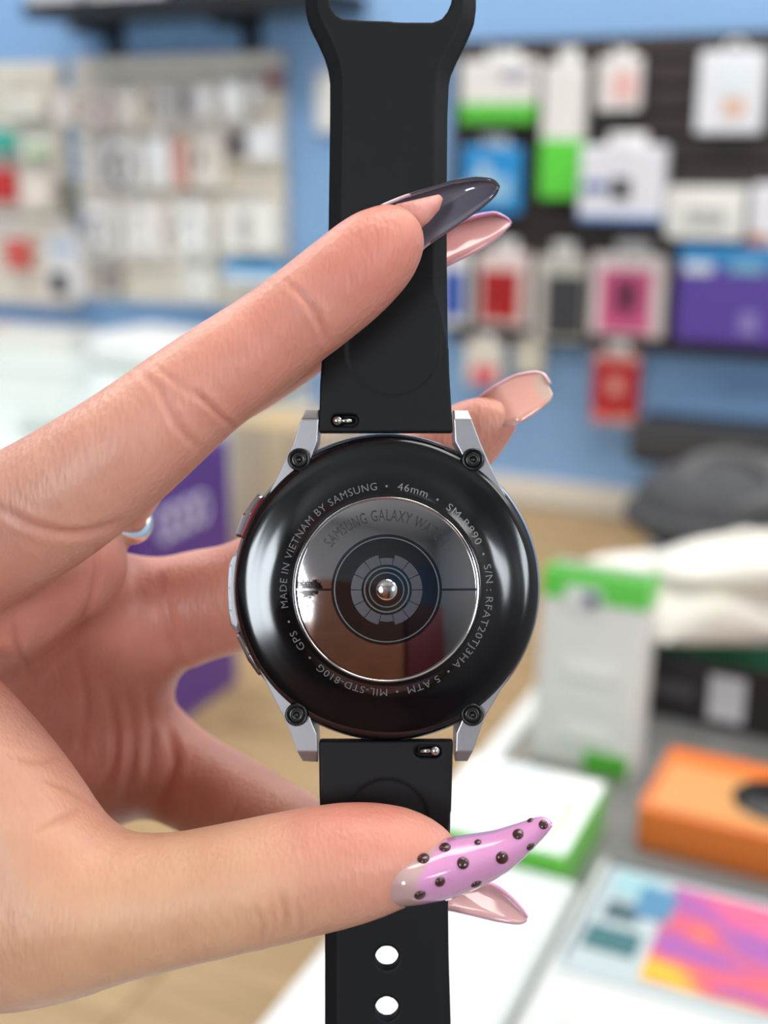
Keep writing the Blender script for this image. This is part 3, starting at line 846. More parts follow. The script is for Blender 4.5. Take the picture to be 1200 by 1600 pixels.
def dome_mat():
    m = bpy.data.materials.new('mirror_dome'); m.use_nodes = True; nt = m.node_tree; b = nt.nodes['Principled BSDF']
    tc = nt.nodes.new('ShaderNodeTexCoord')
    n = nt.nodes.new('ShaderNodeTexNoise'); n.inputs['Scale'].default_value = 260; n.inputs['Detail'].default_value = 8; n.inputs['Roughness'].default_value = 0.7
    sp = nt.nodes.new('ShaderNodeSeparateXYZ')
    nt.links.new(tc.outputs['Object'], n.inputs['Vector']); nt.links.new(tc.outputs['Object'], sp.inputs['Vector'])
    # worn coating, mostly towards the left edge of the dome
    mr = nt.nodes.new('ShaderNodeMapRange'); mr.inputs['From Min'].default_value = -0.0125; mr.inputs['From Max'].default_value = -0.0065
    mr.inputs['To Min'].default_value = 0.10; mr.inputs['To Max'].default_value = -0.25
    ya = nt.nodes.new('ShaderNodeMath'); ya.operation = 'ABSOLUTE'
    yb = nt.nodes.new('ShaderNodeMath'); yb.operation = 'MULTIPLY_ADD'; yb.inputs[1].default_value = -40.0
    ad = nt.nodes.new('ShaderNodeMath'); ad.operation = 'ADD'
    gt = nt.nodes.new('ShaderNodeMapRange'); gt.inputs['From Min'].default_value = 0.48; gt.inputs['From Max'].default_value = 0.54
    nt.links.new(sp.outputs['X'], mr.inputs['Value'])
    nt.links.new(sp.outputs['Y'], ya.inputs[0]); nt.links.new(ya.outputs[0], yb.inputs[0]); nt.links.new(mr.outputs['Result'], yb.inputs[2])
    nt.links.new(n.outputs['Fac'], ad.inputs[0]); nt.links.new(yb.outputs[0], ad.inputs[1])
    nt.links.new(ad.outputs[0], gt.inputs['Value'])
    mx = nt.nodes.new('ShaderNodeMix'); mx.data_type = 'RGBA'
    mx.inputs['A'].default_value = (0.42, 0.40, 0.395, 1); mx.inputs['B'].default_value = (0.02, 0.018, 0.018, 1)
    nt.links.new(gt.outputs['Result'], mx.inputs['Factor']); nt.links.new(mx.outputs['Result'], b.inputs['Base Color'])
    b.inputs['Metallic'].default_value = 1.0; b.inputs['Roughness'].default_value = 0.06
    return m


# --- case body (aluminium), back cover ring, dome
RING = [(23.05, -1.6), (23.0, -0.5), (22.6, 0.25), (21.9, 0.72), (21.0, 0.98), (19.8, 1.16), (18.4, 1.36), (17.0, 1.66), (15.8, 2.08), (15.0, 2.5), (14.4, 2.85), (13.95, 3.02), (13.75, 3.02)]


def ring_z(r):
    xs = [p[0] for p in RING][::-1]; zs = [p[1] for p in RING][::-1]
    return float(np.interp(r, xs, zs))


DOME_R = 13.55
def dome_z(r):
    return 2.98 + 1.0 * (1 - (r / DOME_R) ** 2)


case_prof = [(0, -11.5), (20.0, -11.5), (22.6, -10.6), (23.3, -9.0), (23.5, -6.5), (23.5, -2.6), (23.25, -1.5), (22.6, -1.3), (0, -1.3)]
wlink('case', scale_mesh(lathe_mesh(case_prof, 160)), M_alu)
prof = catmull([(r, z) for r, z in RING], 60)
wlink('back_cover', scale_mesh(lathe_mesh([(0, -1.4), (23.0, -1.4)] + [tuple(p) for p in prof] + [(13.7, 2.6), (0, 2.6)], 192)), M_gloss)
wlink('rim', scale_mesh(lathe_mesh([(13.78, 2.9), (13.76, 3.06), (13.66, 3.12), (13.5, 3.05), (13.45, 2.9)], 160)), M_chrome)
dome = wlink('sensor_dome', scale_mesh(lathe_mesh([(DOME_R, 2.7)] + [(DOME_R * (1 - k / 40), dome_z(DOME_R * (1 - k / 40))) for k in range(41)], 160)), dome_mat())


def annulus(r0, r1, zf, n=96, a0=0.0, a1=2 * PI, dz=0.02, nr=3):
    closed = abs(a1 - a0 - 2 * PI) < 1e-6
    V = []; Fc = []
    m = n if closed else n + 1
    for i in range(m):
        a = a0 + (a1 - a0) * i / n
        for k in range(nr + 1):
            r = r0 + (r1 - r0) * k / nr
            V.append((r * math.cos(a), r * math.sin(a), zf(r) + dz))
    q = nr + 1
    for i in range(n):
        i2 = (i + 1) % m
        for k in range(nr):
            Fc.append((i * q + k, i * q + k + 1, i2 * q + k + 1, i2 * q + k))
    return scale_mesh(mesh_py('annulus', V, Fc, True))


wlink('sensor_window', annulus(0.0001, 8.2, dome_z, 128, dz=0.03, nr=16), M_inner, dome)
wlink('sensor_ring_line', annulus(7.62, 7.80, dome_z, 128, dz=0.045), M_line, dome)
wlink('sensor_ring_line', annulus(3.15, 3.38, dome_z, 96, dz=0.05), M_line, dome)
wlink('sensor_ring_line', annulus(2.45, 2.62, dome_z, 96, dz=0.05), M_line, dome)
nseg = 14
for i in range(nseg):
    am = PI / 2 + 2 * PI * i / nseg
    hw_ = PI / nseg - 0.012
    vert = abs(math.sin(am)) > 0.93
    lo = 4.45 if abs(math.sin(am)) > 0.99 else 3.72
    wlink('sensor_segment', annulus(3.72, 4.72 if abs(math.sin(am)) > 0.99 else 5.28, dome_z, 8, am - hw_, am + hw_, dz=0.045), M_seg, dome)
wlink('lens', scale_mesh(lathe_mesh([(1.58, 0), (1.5, 0.12), (1.1, 0.28), (0.55, 0.38), (0, 0.42)], 48)), M_lens, dome, (0, 0, (dome_z(0)) * mm))
for s in (-1, 1):      # dark split line across the dome
    V = []
    n = 12
    for i in range(n + 1):
        r = 8.1 + (13.4 - 8.1) * i / n
        for y in (-0.16, 0.16):
            V.append((s * r * mm, y * mm, (dome_z(r) + 0.03) * mm))
    wlink('split_line', mesh_py('split', V, [(2 * i, 2 * i + 1, 2 * i + 3, 2 * i + 2) for i in range(n)], True), M_inner, dome)


# --- writing round the back
def arc_text(name, text, r_base, cap, a_start, a_end, zf, dz, material, parent):
    """text read clockwise, tops outward; angles in degrees counter-clockwise from +x"""
    cu_ = bpy.data.curves.new('txt', 'FONT'); cu_.body = text; cu_.size = 1.0; cu_.resolution_u = 3; cu_.space_character = 1.12
    t = bpy.data.objects.new('txt', cu_); COL.objects.link(t)
    bpy.context.view_layer.update()
    me = bpy.data.meshes.new_from_object(t.evaluated_get(bpy.context.evaluated_depsgraph_get()))
    bpy.data.objects.remove(t); bpy.data.curves.remove(cu_)
    bm = bmesh.new(); bm.from_mesh(me)
    bmesh.ops.triangulate(bm, faces=list(bm.faces))
    xs_ = [v.co.x for v in bm.verts]; x0, x1 = min(xs_), max(xs_)
    ys_ = 0.69                      # cap height of the built-in font at size 1
    for v in bm.verts:
        f = (v.co.x - x0) / (x1 - x0)
        a = math.radians(a_start + (a_end - a_start) * f)
        r = r_base + v.co.y / ys_ * cap
        v.co = Vector((r * math.cos(a) * mm, r * math.sin(a) * mm, (zf(r) + dz) * mm))
    bm.normal_update()
    for f in bm.faces:
        if f.normal.z < 0: f.normal_flip()
    bm.to_mesh(me); bm.free()
    me.materials.clear(); me.materials.append(material)
    o = link(name, me, None, parent)
    return o


def ang(px, py):
    return math.degrees(math.atan2(-(py - 920), px - 605))


RB, CAP = 14.85, 1.12
def rt(text, p0, p1):
    a0, a1 = ang(*p0), ang(*p1)
    if a1 > a0: a0 += 360
    arc_text('engraved_text', text, RB, CAP, a0, a1, ring_z, 0.03, M_text, bc)
bc = [c for c in WROOT.children if c.name.startswith('back_cover')][0]
rt('MADE IN VIETNAM BY SAMSUNG', (442, 950), (590, 762))
rt('46mm', (622, 762), (669, 773))
rt('SM-R890', (699, 792), (748, 850))
rt('S/N : RFAT20TJ3HA', (760, 882), (711, 1042))
rt('5 ATM', (688, 1060), (639, 1082))
rt('MIL-STD-810G', (606, 1085), (497, 1042))
rt('GPS', (474, 1014), (455, 988))
for p in ((605, 762), (684, 781), (754, 866), (702, 1049), (622, 1085), (483, 1029), (449, 972)):
    a = math.radians(ang(*p)); r = RB + 0.5
    o = wlink('engraved_dot', annulus(0.0001, 0.19, lambda r_: 0, 12, dz=0, nr=1), M_text, bc, (r * math.cos(a) * mm, r * math.sin(a) * mm, (ring_z(r) + 0.035) * mm))
    o.rotation_euler = Matrix.Rotation(0.3, 3, Vector((-math.sin(a), math.cos(a), 0))).to_euler()
arc_text('printed_text', 'SAMSUNG GALAXY WATCH', 10.25, 1.65, ang(513, 850), ang(695, 850), dome_z, 0.03, M_btext, dome)

# --- lugs
def prism(name, pts, z0, z1, bevel, material, parent=WROOT, ztop=None, seg=2):
    """extruded outline; pts are watch-local mm (x, y); ztop optional per-point top z"""
    n = len(pts)
    bm = bmesh.new()
    lo = [bm.verts.new((x * mm, y * mm, z0 * mm)) for x, y in pts]
    hi = [bm.verts.new((x * mm, y * mm, (ztop[i] if ztop else z1) * mm)) for i, (x, y) in enumerate(pts)]
    bm.faces.new(lo[::-1]); top = bm.faces.new(hi)
    for i in range(n):
        j = (i + 1) % n
        bm.faces.new((lo[i], lo[j], hi[j], hi[i]))
    bmesh.ops.recalc_face_normals(bm, faces=list(bm.faces))
    if bevel:
        ed = [e for e in bm.edges if e.verts[0] in hi or e.verts[1] in hi]
        bmesh.ops.bevel(bm, geom=ed, offset=bevel * mm, segments=seg, affect='EDGES', profile=0.6)
    me = bpy.data.meshes.new(name); bm.to_mesh(me); bm.free()
    o = link(name, me, material, parent)
    return o


def lug(outer, inner):
    """outer and inner edge, station by station from the case to the tip"""
    n = len(outer); bm = bmesh.new(); V4 = []
    zs_ = [0.15] * (n - 1) + [-1.0]
    for o_, i_, z in zip(outer, inner, zs_):
        a_ = wl(*o_); b_ = wl(*i_)
        V4.append([bm.verts.new((p[0] * mm, p[1] * mm, zz * mm)) for p, zz in ((a_, z), (b_, z), (b_, -8.0), (a_, -8.0))])
    for A, B in zip(V4[:-1], V4[1:]):
        for k in range(4):
            bm.faces.new((A[k], A[(k + 1) % 4], B[(k + 1) % 4], B[k]))
    bm.faces.new(V4[0][::-1]); bm.faces.new(V4[-1])
    bmesh.ops.recalc_face_normals(bm, faces=list(bm.faces))
    ed = [e_ for e_ in bm.edges if all(v.co.z > -2 * mm for v in e_.verts) and len(e_.link_faces) == 2 and e_.calc_face_angle(0) > 0.4]
    bmesh.ops.bevel(bm, geom=ed, offset=0.2 * mm, segments=2, affect='EDGES', profile=0.6)
    me = bpy.data.meshes.new('lug'); bm.to_mesh(me); bm.free()
    link('lug', me, M_alu, WROOT)


lug([(408, 800), (424, 764), (444, 724), (459, 692), (470, 655), (477, 639)], [(440, 800), (478, 756), (486, 716), (496, 690), (498, 655), (498, 639)])
lug([(803, 800), (784, 762), (764, 722), (751, 692), (737, 655), (732, 640)], [(768, 800), (732, 756), (725, 716), (711, 690), (709, 655), (709, 640)])
lug([(402, 1040), (422, 1079), (444, 1122), (455, 1148), (464, 1174), (472, 1192)], [(436, 1040), (476, 1082), (484, 1120), (495, 1146), (496, 1174), (496, 1193)])
lug([(806, 1040), (784, 1076), (757, 1122), (748, 1148), (739, 1174), (731, 1192)], [(772, 1040), (732, 1082), (724, 1120), (713, 1146), (712, 1174), (712, 1192)])

# --- screws
M_recess = mat('screw_recess', (0.05, 0.05, 0.05), 0.4, 0.6)
for (px, py) in ((467, 718), (739, 718), (463, 1117), (738, 1117)):
    x, y, _ = wl(px, py, 0.8)
    s = wlink('screw', scale_mesh(lathe_mesh([(1.72, -1.5), (1.72, 0.75), (1.6, 0.95), (1.38, 0.98), (1.32, 0.6), (1.2, 0.6), (1.15, 0.86), (0.95, 0.95), (0.5, 0.95), (0.42, 0.55), (0, 0.55)], 40)), M_screw, WROOT, (x * mm, y * mm, 0))
    t = wlink('screw_socket', scale_mesh(torus_mesh(0.62, 0.10, 20, 6)), M_recess, s, (0, 0, 0.96 * mm))

# --- side buttons and the guard between them
def side_button(px_pts, z0, z1, bevel, material, name):
    pts = [wl(*p)[:2] for p in px_pts]
    return prism(name, pts, z0, z1, bevel, material)
M_btn = mat('polished_button', (0.5, 0.46, 0.47), 0.15, 1.0)
M_red = mat('red_reflection', (0.20, 0.012, 0.018), 0.25, 0.6)
side_button([(401, 770), (411, 774), (393, 803), (376, 842), (365, 838), (378, 802)], -6.5, -1.2, 0.5, M_btn, 'button')
side_button([(408, 776), (414, 778), (396, 806), (380, 842), (375, 840), (391, 804)], -6.2, -0.9, 0.2, M_red, 'button_reflection')  # red strip stands in for the reddish reflection on the button
side_button([(365, 992), (372, 990), (390, 1024), (410, 1054), (403, 1060), (385, 1034)], -6.5, -1.2, 0.5, M_btn, 'button')
side_button([(372, 858), (362, 866), (354, 884), (352, 920), (354, 956), (358, 982), (372, 992), (384, 925)], -8.0, -1.7, 0.6, M_alu, 'button_guard')


# --- straps from signed-distance fields
def poly_sdf(P, X, Y):
    d = np.full(X.shape, 1e9); inside = np.zeros(X.shape, bool)
    n = len(P)
    for i in range(n):
        a = P[i]; b = P[(i + 1) % n]
        ex, ey = b[0] - a[0], b[1] - a[1]
        wx, wy = X - a[0], Y - a[1]
        t = np.clip((wx * ex + wy * ey) / (ex * ex + ey * ey + 1e-12), 0, 1)
        d = np.minimum(d, (wx - ex * t) ** 2 + (wy - ey * t) ** 2)
        c = ((a[1] > Y) != (b[1] > Y)) & (X < (b[0] - a[0]) * (Y - a[1]) / (b[1] - a[1] + 1e-12) + a[0])
        inside ^= c
    d = np.sqrt(d)
    return np.where(inside, -d, d)


def strap(name, outline, holes, zlo, bevel_fn, recess_fn, label, cuts=()):
    P = np.array([wl(*p)[:2] for p in outline])
    h = 0.26
    x0, y0 = P.min(0) - 0.8; x1, y1 = P.max(0) + 0.8
    z0, z1 = zlo - 0.8, 0.8
    gx = np.arange(x0, x1, h); gy = np.arange(y0, y1, h); gz = np.arange(z0, z1, h)
    X, Y = np.meshgrid(gx, gy, indexing='ij')
    d2 = poly_sdf(P, X, Y); dpoly = d2.copy()
    for hp in holes:
        if len(hp) == 3:
            c = wl(hp[0], hp[1])[:2]; r = hp[2] * D / F
            d2 = np.maximum(d2, r - np.hypot(X - c[0], Y - c[1]))
        else:
            d2 = np.maximum(d2, -poly_sdf(np.array([wl(*q)[:2] for q in hp[0]]), X, Y))
    bw = bevel_fn(X, Y)                     # width of the sloped edge band (mm)
    top = -1.3 * np.clip(1 - (-dpoly) / np.maximum(bw, 0.05), 0, 1) * (bw > 0.1)
    top = top - recess_fn(X, Y)
    Z = gz[None, None, :]
    f = np.maximum(d2[:, :, None], np.maximum((Z - top[:, :, None]) * 0.9, zlo - Z))
    for (cp0, cp1, r, zc) in cuts:          # capsule-shaped pockets
        a = wl(*cp0); b = wl(*cp1)
        ex, ey = b[0] - a[0], b[1] - a[1]
        t = np.clip(((X - a[0]) * ex + (Y - a[1]) * ey) / (ex * ex + ey * ey), 0, 1)
        q = np.hypot(X - a[0] - ex * t, Y - a[1] - ey * t) - r
        f = np.maximum(f, -np.maximum(q[:, :, None], zc - Z))
    V, Q = surface_nets(f.astype(np.float64), (x0, y0, z0), h)
    o = link(name, mesh_np(name, V * mm, Q), M_sil, WROOT)
    if label: o['label'] = label
    return o


def smooth01(x): return np.clip(x, 0, 1) ** 2 * (3 - 2 * np.clip(x, 0, 1))


up_out = [(498, 676), (499, 640), (500, 600), (504, 540), (508, 470), (512, 400), (513, 320), (514, 250), (515, 175), (515, 125), (512, 104), (506, 84), (495, 60), (484, 38), (479, 24), (476, 8), (475, -10), (478, -40), (486, -62), (500, -78), (520, -86), (610, -90), (700, -86), (720, -78), (734, -62), (742, -40), (745, -10), (745, 8), (742, 30), (736, 46), (727, 66), (714, 92), (705, 112), (702, 128), (700, 175), (699, 275), (699, 400), (700, 500), (702, 580), (705, 630), (708, 676)]
win = ([(514, -30), (515, 0), (518, 12), (525, 22), (537, 29), (560, 30.5), (632, 34), (677, 34), (690, 29), (699, 18), (705, 4), (707, -10), (706, -40), (690, -52), (610, -54), (530, -52), (517, -44)],)
yA = wl(600, 560)[1]; yB = wl(600, 430)[1]
def bev_up(X, Y):
    return 2.05 * smooth01((Y - yA) / (yB - yA))
cL, cR, yS = wl(538, 540)[0], wl(690, 540)[0], wl(600, 545)[1]
def rec_up(X, Y):
    cx_, rr = (cL + cR) / 2, (cR - cL) / 2
    q = np.where(Y < yS, np.hypot(X - cx_, Y - yS), np.abs(X - cx_)) - rr
    fade = smooth01((wl(600, 380)[1] - Y) / 6.0)
    return 0.22 * smooth01(-q / 0.7) * fade
strap('strap', up_out, [win], -2.5, bev_up, rec_up, 'upper black silicone strap with an open loop at its end', cuts=[((527, 657), (550, 657), 0.95, -1.5)])

lo_out = [(498, 1158), (708, 1158), (706, 1240), (703, 1330), (701, 1420), (702, 1500), (705, 1600), (706, 1800), (706, 2100), (700, 2180), (670, 2230), (604, 2250), (540, 2230), (512, 2180), (507, 2100), (507, 1600), (507, 1465), (503, 1340), (499, 1240)]
yC = wl(600, 1250)[1]; yE = wl(600, 1400)[1]
def bev_lo(X, Y):
    return 2.0 * smooth01((yC - Y) / (yC - yE))
cL2, cR2, yS2 = wl(538, 1280)[0], wl(672, 1280)[0], wl(600, 1281)[1]
def rec_lo(X, Y):
    cx_, rr = (cL2 + cR2) / 2, (cR2 - cL2) / 2
    q = np.where(Y > yS2, np.hypot(X - cx_, Y - yS2), np.abs(X - cx_)) - rr
    fade = smooth01((Y - wl(600, 1440)[1]) / 6.0)
    return 0.22 * smooth01(-q / 0.7) * fade
strap('strap', lo_out, [(604.5, 1497 + 79.5 * i, 18.5) for i in range(7)], -2.5, bev_lo, rec_lo, 'lower black silicone strap with punched holes', cuts=[((657, 1175), (680, 1175), 0.95, -1.5)])
for i, (ball, rod) in enumerate((((527, 657), (550, 657)), ((680, 1174), (657, 1175)))):
    a = wl(*ball); b = wl(*rod)
    bar = wlink('spring_bar', tube_mesh([(a[0] * mm, a[1] * mm, -0.95 * mm), (b[0] * mm * 1.0, b[1] * mm, -0.8 * mm)], 0.5 * mm, 12), M_pin)
    wlink('release_pin', scale_mesh(lathe_mesh([(0.4, -1.0), (0.75, -0.6), (0.86, -0.2), (0.78, 0.2), (0.48, 0.5), (0, 0.6)], 24)), M_pin, bar, (a[0] * mm, a[1] * mm, -0.35 * mm))
# ================================================================ the hand
h = 0.85
GX = np.arange(-118, 34, h); GY = np.arange(-96, 60, h); GZ = np.arange(-72, 30, h)
ORG = (GX[0], GY[0], GZ[0])


def nodes_mm(nodes):
    out = []
    for px, py, z, r in nodes:
        p = H(px, py, z); out.append((*p, r * (D - z) / F))
    return np.array(out)


def chain_field(nodes, flat=None, step=2.5, margin=11.0):
    """union of tapered capsules along a smooth curve; flat=(axis, factor) squashes the section along an axis"""
    N = nodes_mm(nodes)
    L = np.linalg.norm(np.diff(N[:, :3], axis=0), axis=1).sum()
    C = catmull(N, max(3, int(L / step)))
    f = np.full((len(GX), len(GY), len(GZ)), 40.0, np.float32)
    for a, b in zip(C[:-1], C[1:]):
        lo = np.minimum(a[:3] - a[3], b[:3] - b[3]) - margin
        hi = np.maximum(a[:3] + a[3], b[:3] + b[3]) + margin
        i0, i1 = np.searchsorted(GX, (lo[0], hi[0])); j0, j1 = np.searchsorted(GY, (lo[1], hi[1])); k0, k1 = np.searchsorted(GZ, (lo[2], hi[2]))
        if i1 <= i0 or j1 <= j0 or k1 <= k0: continue
        X = GX[i0:i1, None, None] - a[0]; Y = GY[None, j0:j1, None] - a[1]; Z = GZ[None, None, k0:k1] - a[2]
        e = b[:3] - a[:3]; ee = float(e @ e) + 1e-9
        t = np.clip((X * e[0] + Y * e[1] + Z * e[2]) / ee, 0, 1)
        dx, dy, dz = X - e[0] * t, Y - e[1] * t, Z - e[2] * t
        if flat is not None:
            ax, fac = flat
            n = dx * ax[0] + dy * ax[1] + dz * ax[2]
            g = (1.0 / fac - 1.0)
            dx, dy, dz = dx + ax[0] * n * g, dy + ax[1] * n * g, dz + ax[2] * n * g
        d = np.sqrt(dx * dx + dy * dy + dz * dz) - (a[3] + (b[3] - a[3]) * t)
        sub = f[i0:i1, j0:j1, k0:k1]
        np.minimum(sub, d, out=sub)
    return f


def smin32(a, b, k):
    hh = np.clip(0.5 + 0.5 * (b - a) / k, 0, 1)
    return b * (1 - hh) + a * hh - k * hh * (1 - hh)


# fingers: (px, py, depth, radius in px)
INDEX = [(-190, 930, -10, 112), (-60, 858, -2, 112), (60, 795, 5, 108), (190, 706, 8.5, 97), (320, 602, 8, 84), (440, 516, 7.0, 76.5), (530, 446, 6.6, 76), (580, 402, 6.4, 71), (606, 378, 6.4, 58)]
MIDDLE = [(-160, 1010, -26, 105), (10, 915, -26, 102), (125, 812, -24, 86), (250, 658, -20, 76), (400, 562, -15, 74), (540, 466, -10, 70), (612, 426, -8.6, 56), (640, 410, -8.2, 46)]
RINGF = [(-150, 1100, -38, 105), (60, 1040, -40, 100), (200, 985, -38, 93), (300, 950, -35, 88), (390, 925, -31, 84), (520, 850, -24, 80), (640, 752, -21.5, 72), (716, 694, -20, 60), (752, 668, -18.5, 48), (776, 656, -17.5, 34)]
PINKY = [(-150, 1200, -42, 100), (60, 1165, -48, 95), (200, 1170, -48, 84), (300, 1222, -44, 76), (390, 1268, -34, 72), (480, 1318, -24, 68), (570, 1360, -13, 62), (630, 1388, -8.8, 52), (660, 1400, -7.8, 36)]
THUMB = [(-150, 1370, -6, 165), (-30, 1415, 2, 158), (70, 1428, 6, 136), (170, 1418, 8, 116), (270, 1406, 9, 103), (370, 1386, 9, 100), (460, 1366, 8.5, 98), (540, 1350, 8, 94), (600, 1340, 7.4, 82), (640, 1336, 7.0, 66), (668, 1334, 7, 48)]
THENAR = [(-170, 1090, -4, 110), (-110, 1120, -1, 112), (-30, 1222, 3, 124), (50, 1330, 5, 122), (90, 1400, 6, 110)]

fI, fM, fR, fP = (chain_field(c) for c in (INDEX, MIDDLE, RINGF, PINKY))
fT = chain_field(THUMB, flat=(np.array([0.0, 0.15, 1.0]) / math.hypot(0.15, 1), 0.90))
fTh = chain_field(THENAR)
PALM = [
    [(-260, 1120, -24, 140), (-120, 1010, -18, 115), (60, 900, -14, 92), (110, 880, -16, 84)],
    [(-260, 1120, -30, 135), (-60, 1030, -34, 110), (120, 960, -34, 92), (160, 945, -33, 84)],
    [(-260, 1160, -34, 130), (-60, 1110, -42, 108), (130, 1060, -44, 92), (190, 1045, -43, 84)],
    [(-260, 1220, -34, 125), (-40, 1190, -46, 105), (120, 1160, -48, 96), (190, 1165, -48, 88)],
    [(-240, 1260, -26, 135), (-60, 1240, -40, 112), (80, 1215, -46, 92), (160, 1200, -47, 84)],
    [(-700, 1420, -22, 215), (-420, 1330, -20, 200), (-260, 1250, -16, 185), (-160, 1240, -14, 150)],
]
palm = None
for c in PALM:
    q = chain_field(c, margin=14)
    palm = q if palm is None else smin32(palm, q, 7.0)
thumb = smin32(fT, fTh, 5.0)
f = smin32(palm, fI, 4.5)
for q, k in ((fM, 3.0), (fR, 6.0), (fP, 4.5), (thumb, 3.5)):
    f = smin32(f, smin32(palm, q, k), 0.8)
V, Q = surface_nets(f.astype(np.float64), ORG, h)
tmp = mesh_np('hand_raw', V * mm, Q)
to = bpy.data.objects.new('hand_raw', tmp); COL.objects.link(to)
sm_ = to.modifiers.new('s', 'SMOOTH'); sm_.factor = 0.5; sm_.iterations = 4
ss = to.modifiers.new('d', 'SUBSURF'); ss.levels = 1; ss.render_levels = 1
bpy.context.view_layer.update()
hand_me = bpy.data.meshes.new_from_object(to.evaluated_get(bpy.context.evaluated_depsgraph_get()))
bpy.data.objects.remove(to); bpy.data.meshes.remove(tmp)
hand_me.name = 'person'
NV = len(hand_me.vertices)
co = np.empty(NV * 3, np.float32); hand_me.vertices.foreach_get('co', co); co = co.reshape(-1, 3).astype(np.float64) * 1000
nr = np.empty(NV * 3, np.float32); hand_me.vertices.foreach_get('normal', nr); nr = nr.reshape(-1, 3).astype(np.float64)
pxx = 600 + co[:, 0] * F / (D - co[:, 2]); pyy = 800 - co[:, 1] * F / (D - co[:, 2])
disp = np.zeros(NV)
CREASES = [
    # polyline in px, width px, depth mm, z range
    ([(448, 440), (478, 470), (500, 505), (512, 535)], 5, 0.30, -2, 30),
    ([(470, 452), (490, 480), (505, 510)], 4, 0.15, -2, 30),
    ([(222, 586), (250, 612), (274, 660), (300, 690), (316, 708)], 6, 0.26, -2, 30),
    ([(246, 575), (280, 600), (330, 636), (360, 668)], 5, 0.17, -2, 30),
    ([(300, 605), (335, 640), (372, 672)], 4, 0.22, -2, 30),
    ([(0, 795), (50, 820), (100, 832), (150, 828), (190, 815)], 7, 0.5, -20, 25),
    ([(150, 835), (150, 900), (132, 960), (100, 1005), (60, 1040), (30, 1075)], 7, 0.45, -60, 10),
    ([(20, 960), (30, 1010), (50, 1060)], 6, 0.35, -60, 10),
    ([(170, 1080), (180, 1140), (176, 1200), (150, 1240)], 7, 0.45, -60, -5),
    ([(200, 1080), (208, 1140), (205, 1200), (196, 1250)], 7, 0.45, -60, -5),
    ([(228, 1080), (236, 1150), (230, 1210)], 6, 0.35, -60, -5),
    ([(120, 1020), (135, 1100), (125, 1180)], 7, 0.3, -60, -5),
    ([(246, 890), (262, 960), (280, 1020), (300, 1062)], 9, 0.3, -60, -5),
    ([(262, 1130), (272, 1190), (255, 1240), (250, 1262)], 8, 0.5, -60, -5),
    ([(352, 1295), (365, 1270), (372, 1255)], 5, 0.3, -60, -5),
    ([(438, 1395), (446, 1430), (442, 1460)], 5, 0.30, -5, 30),
    ([(400, 1420), (410, 1450), (408, 1478)], 4, 0.2, -5, 30),
    ([(462, 1410), (470, 1440), (470, 1462)], 4, 0.2, -5, 30),
    ([(420, 1400), (428, 1440), (426, 1470)], 4, 0.14, -5, 30),
    ([(130, 1262), (100, 1280), (60, 1300)], 6, 0.3, -5, 30),
    ([(100, 1180), (60, 1190), (20, 1180)], 6, 0.25, -5, 30),
    ([(150, 1262), (110, 1235), (60, 1215)], 5, 0.2, -5, 30),
]
vis = nr[:, 2] > 0.0
for poly, wpx, dep, zlo_, zhi_ in CREASES:
    C = catmull(poly, 24)
    lo = C.min(0) - 30; hi = C.max(0) + 30
    m = vis & (pxx > lo[0]) & (pxx < hi[0]) & (pyy > lo[1]) & (pyy < hi[1]) & (co[:, 2] > zlo_) & (co[:, 2] < zhi_)
    idx = np.nonzero(m)[0]
    if not len(idx): continue
    X = pxx[idx]; Y = pyy[idx]; dd = np.full(len(idx), 1e9); tt = np.zeros(len(idx))
    for i in range(len(C) - 1):
        a, b = C[i], C[i + 1]; e_ = b - a; L2 = e_ @ e_ + 1e-9
        t = np.clip(((X - a[0]) * e_[0] + (Y - a[1]) * e_[1]) / L2, 0, 1)
        d = np.hypot(X - a[0] - e_[0] * t, Y - a[1] - e_[1] * t)
        up = d < dd; dd[up] = d[up]; tt[up] = (i + t[up]) / (len(C) - 1)
    taper = np.sin(np.clip(tt, 0.03, 0.97) * PI) ** 0.5
    disp[idx] -= dep * taper * np.exp(-(dd / wpx) ** 2) - 0.35 * dep * taper * np.exp(-((dd - 2.2 * wpx) / (1.3 * wpx)) ** 2)
# skin tone: flushed finger pads, redder palm with painted shade, yellower back of the thumb
base = np.tile(np.array(srgb(224, 168, 146)), (NV, 1))
pink = np.array(srgb(222, 138, 122)); palmc = np.array(srgb(196, 124, 110)); tan = np.array(srgb(226, 184, 140))
def spot(px, py, z, rad, col, amt):
    global base
    w = amt * np.exp(-(np.linalg.norm(co - H(px, py, z), axis=1) / rad) ** 2)
    base = base * (1 - w[:, None]) + col * w[:, None]
spot(120, 1440, 14, 30, tan, 0.5); spot(350, 1420, 16, 18, tan, 0.4)
spot(110, 1060, -25, 24, palmc, 0.8); spot(180, 1180, -38, 18, palmc, 0.7); spot(90, 930, -5, 18, palmc, 0.7)
spot(590, 400, 10, 13, pink, 0.85); spot(420, 540, 14, 12, pink, 0.5); spot(300, 640, 15, 10, pink, 0.3)
spot(600, 1290, 8, 11, pink, 0.7); spot(520, 1275, 10, 9, pink, 0.5); spot(740, 680, -18, 12, pink, 0.5); spot(140, 1270, 5, 10, pink, 0.35)
spot(650, 1400, -8, 12, pink, 0.5); spot(340, 960, -30, 14, palmc, 0.5)
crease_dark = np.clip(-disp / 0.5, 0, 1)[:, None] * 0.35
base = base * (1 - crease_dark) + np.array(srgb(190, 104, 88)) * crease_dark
co2 = co + nr * disp[:, None]
hand_me.vertices.foreach_set('co', (co2 * mm).astype(np.float32).ravel())
hand_me.polygons.foreach_set('use_smooth', [True] * len(hand_me.polygons))
ca = hand_me.color_attributes.new('skin_tone', 'FLOAT_COLOR', 'POINT')
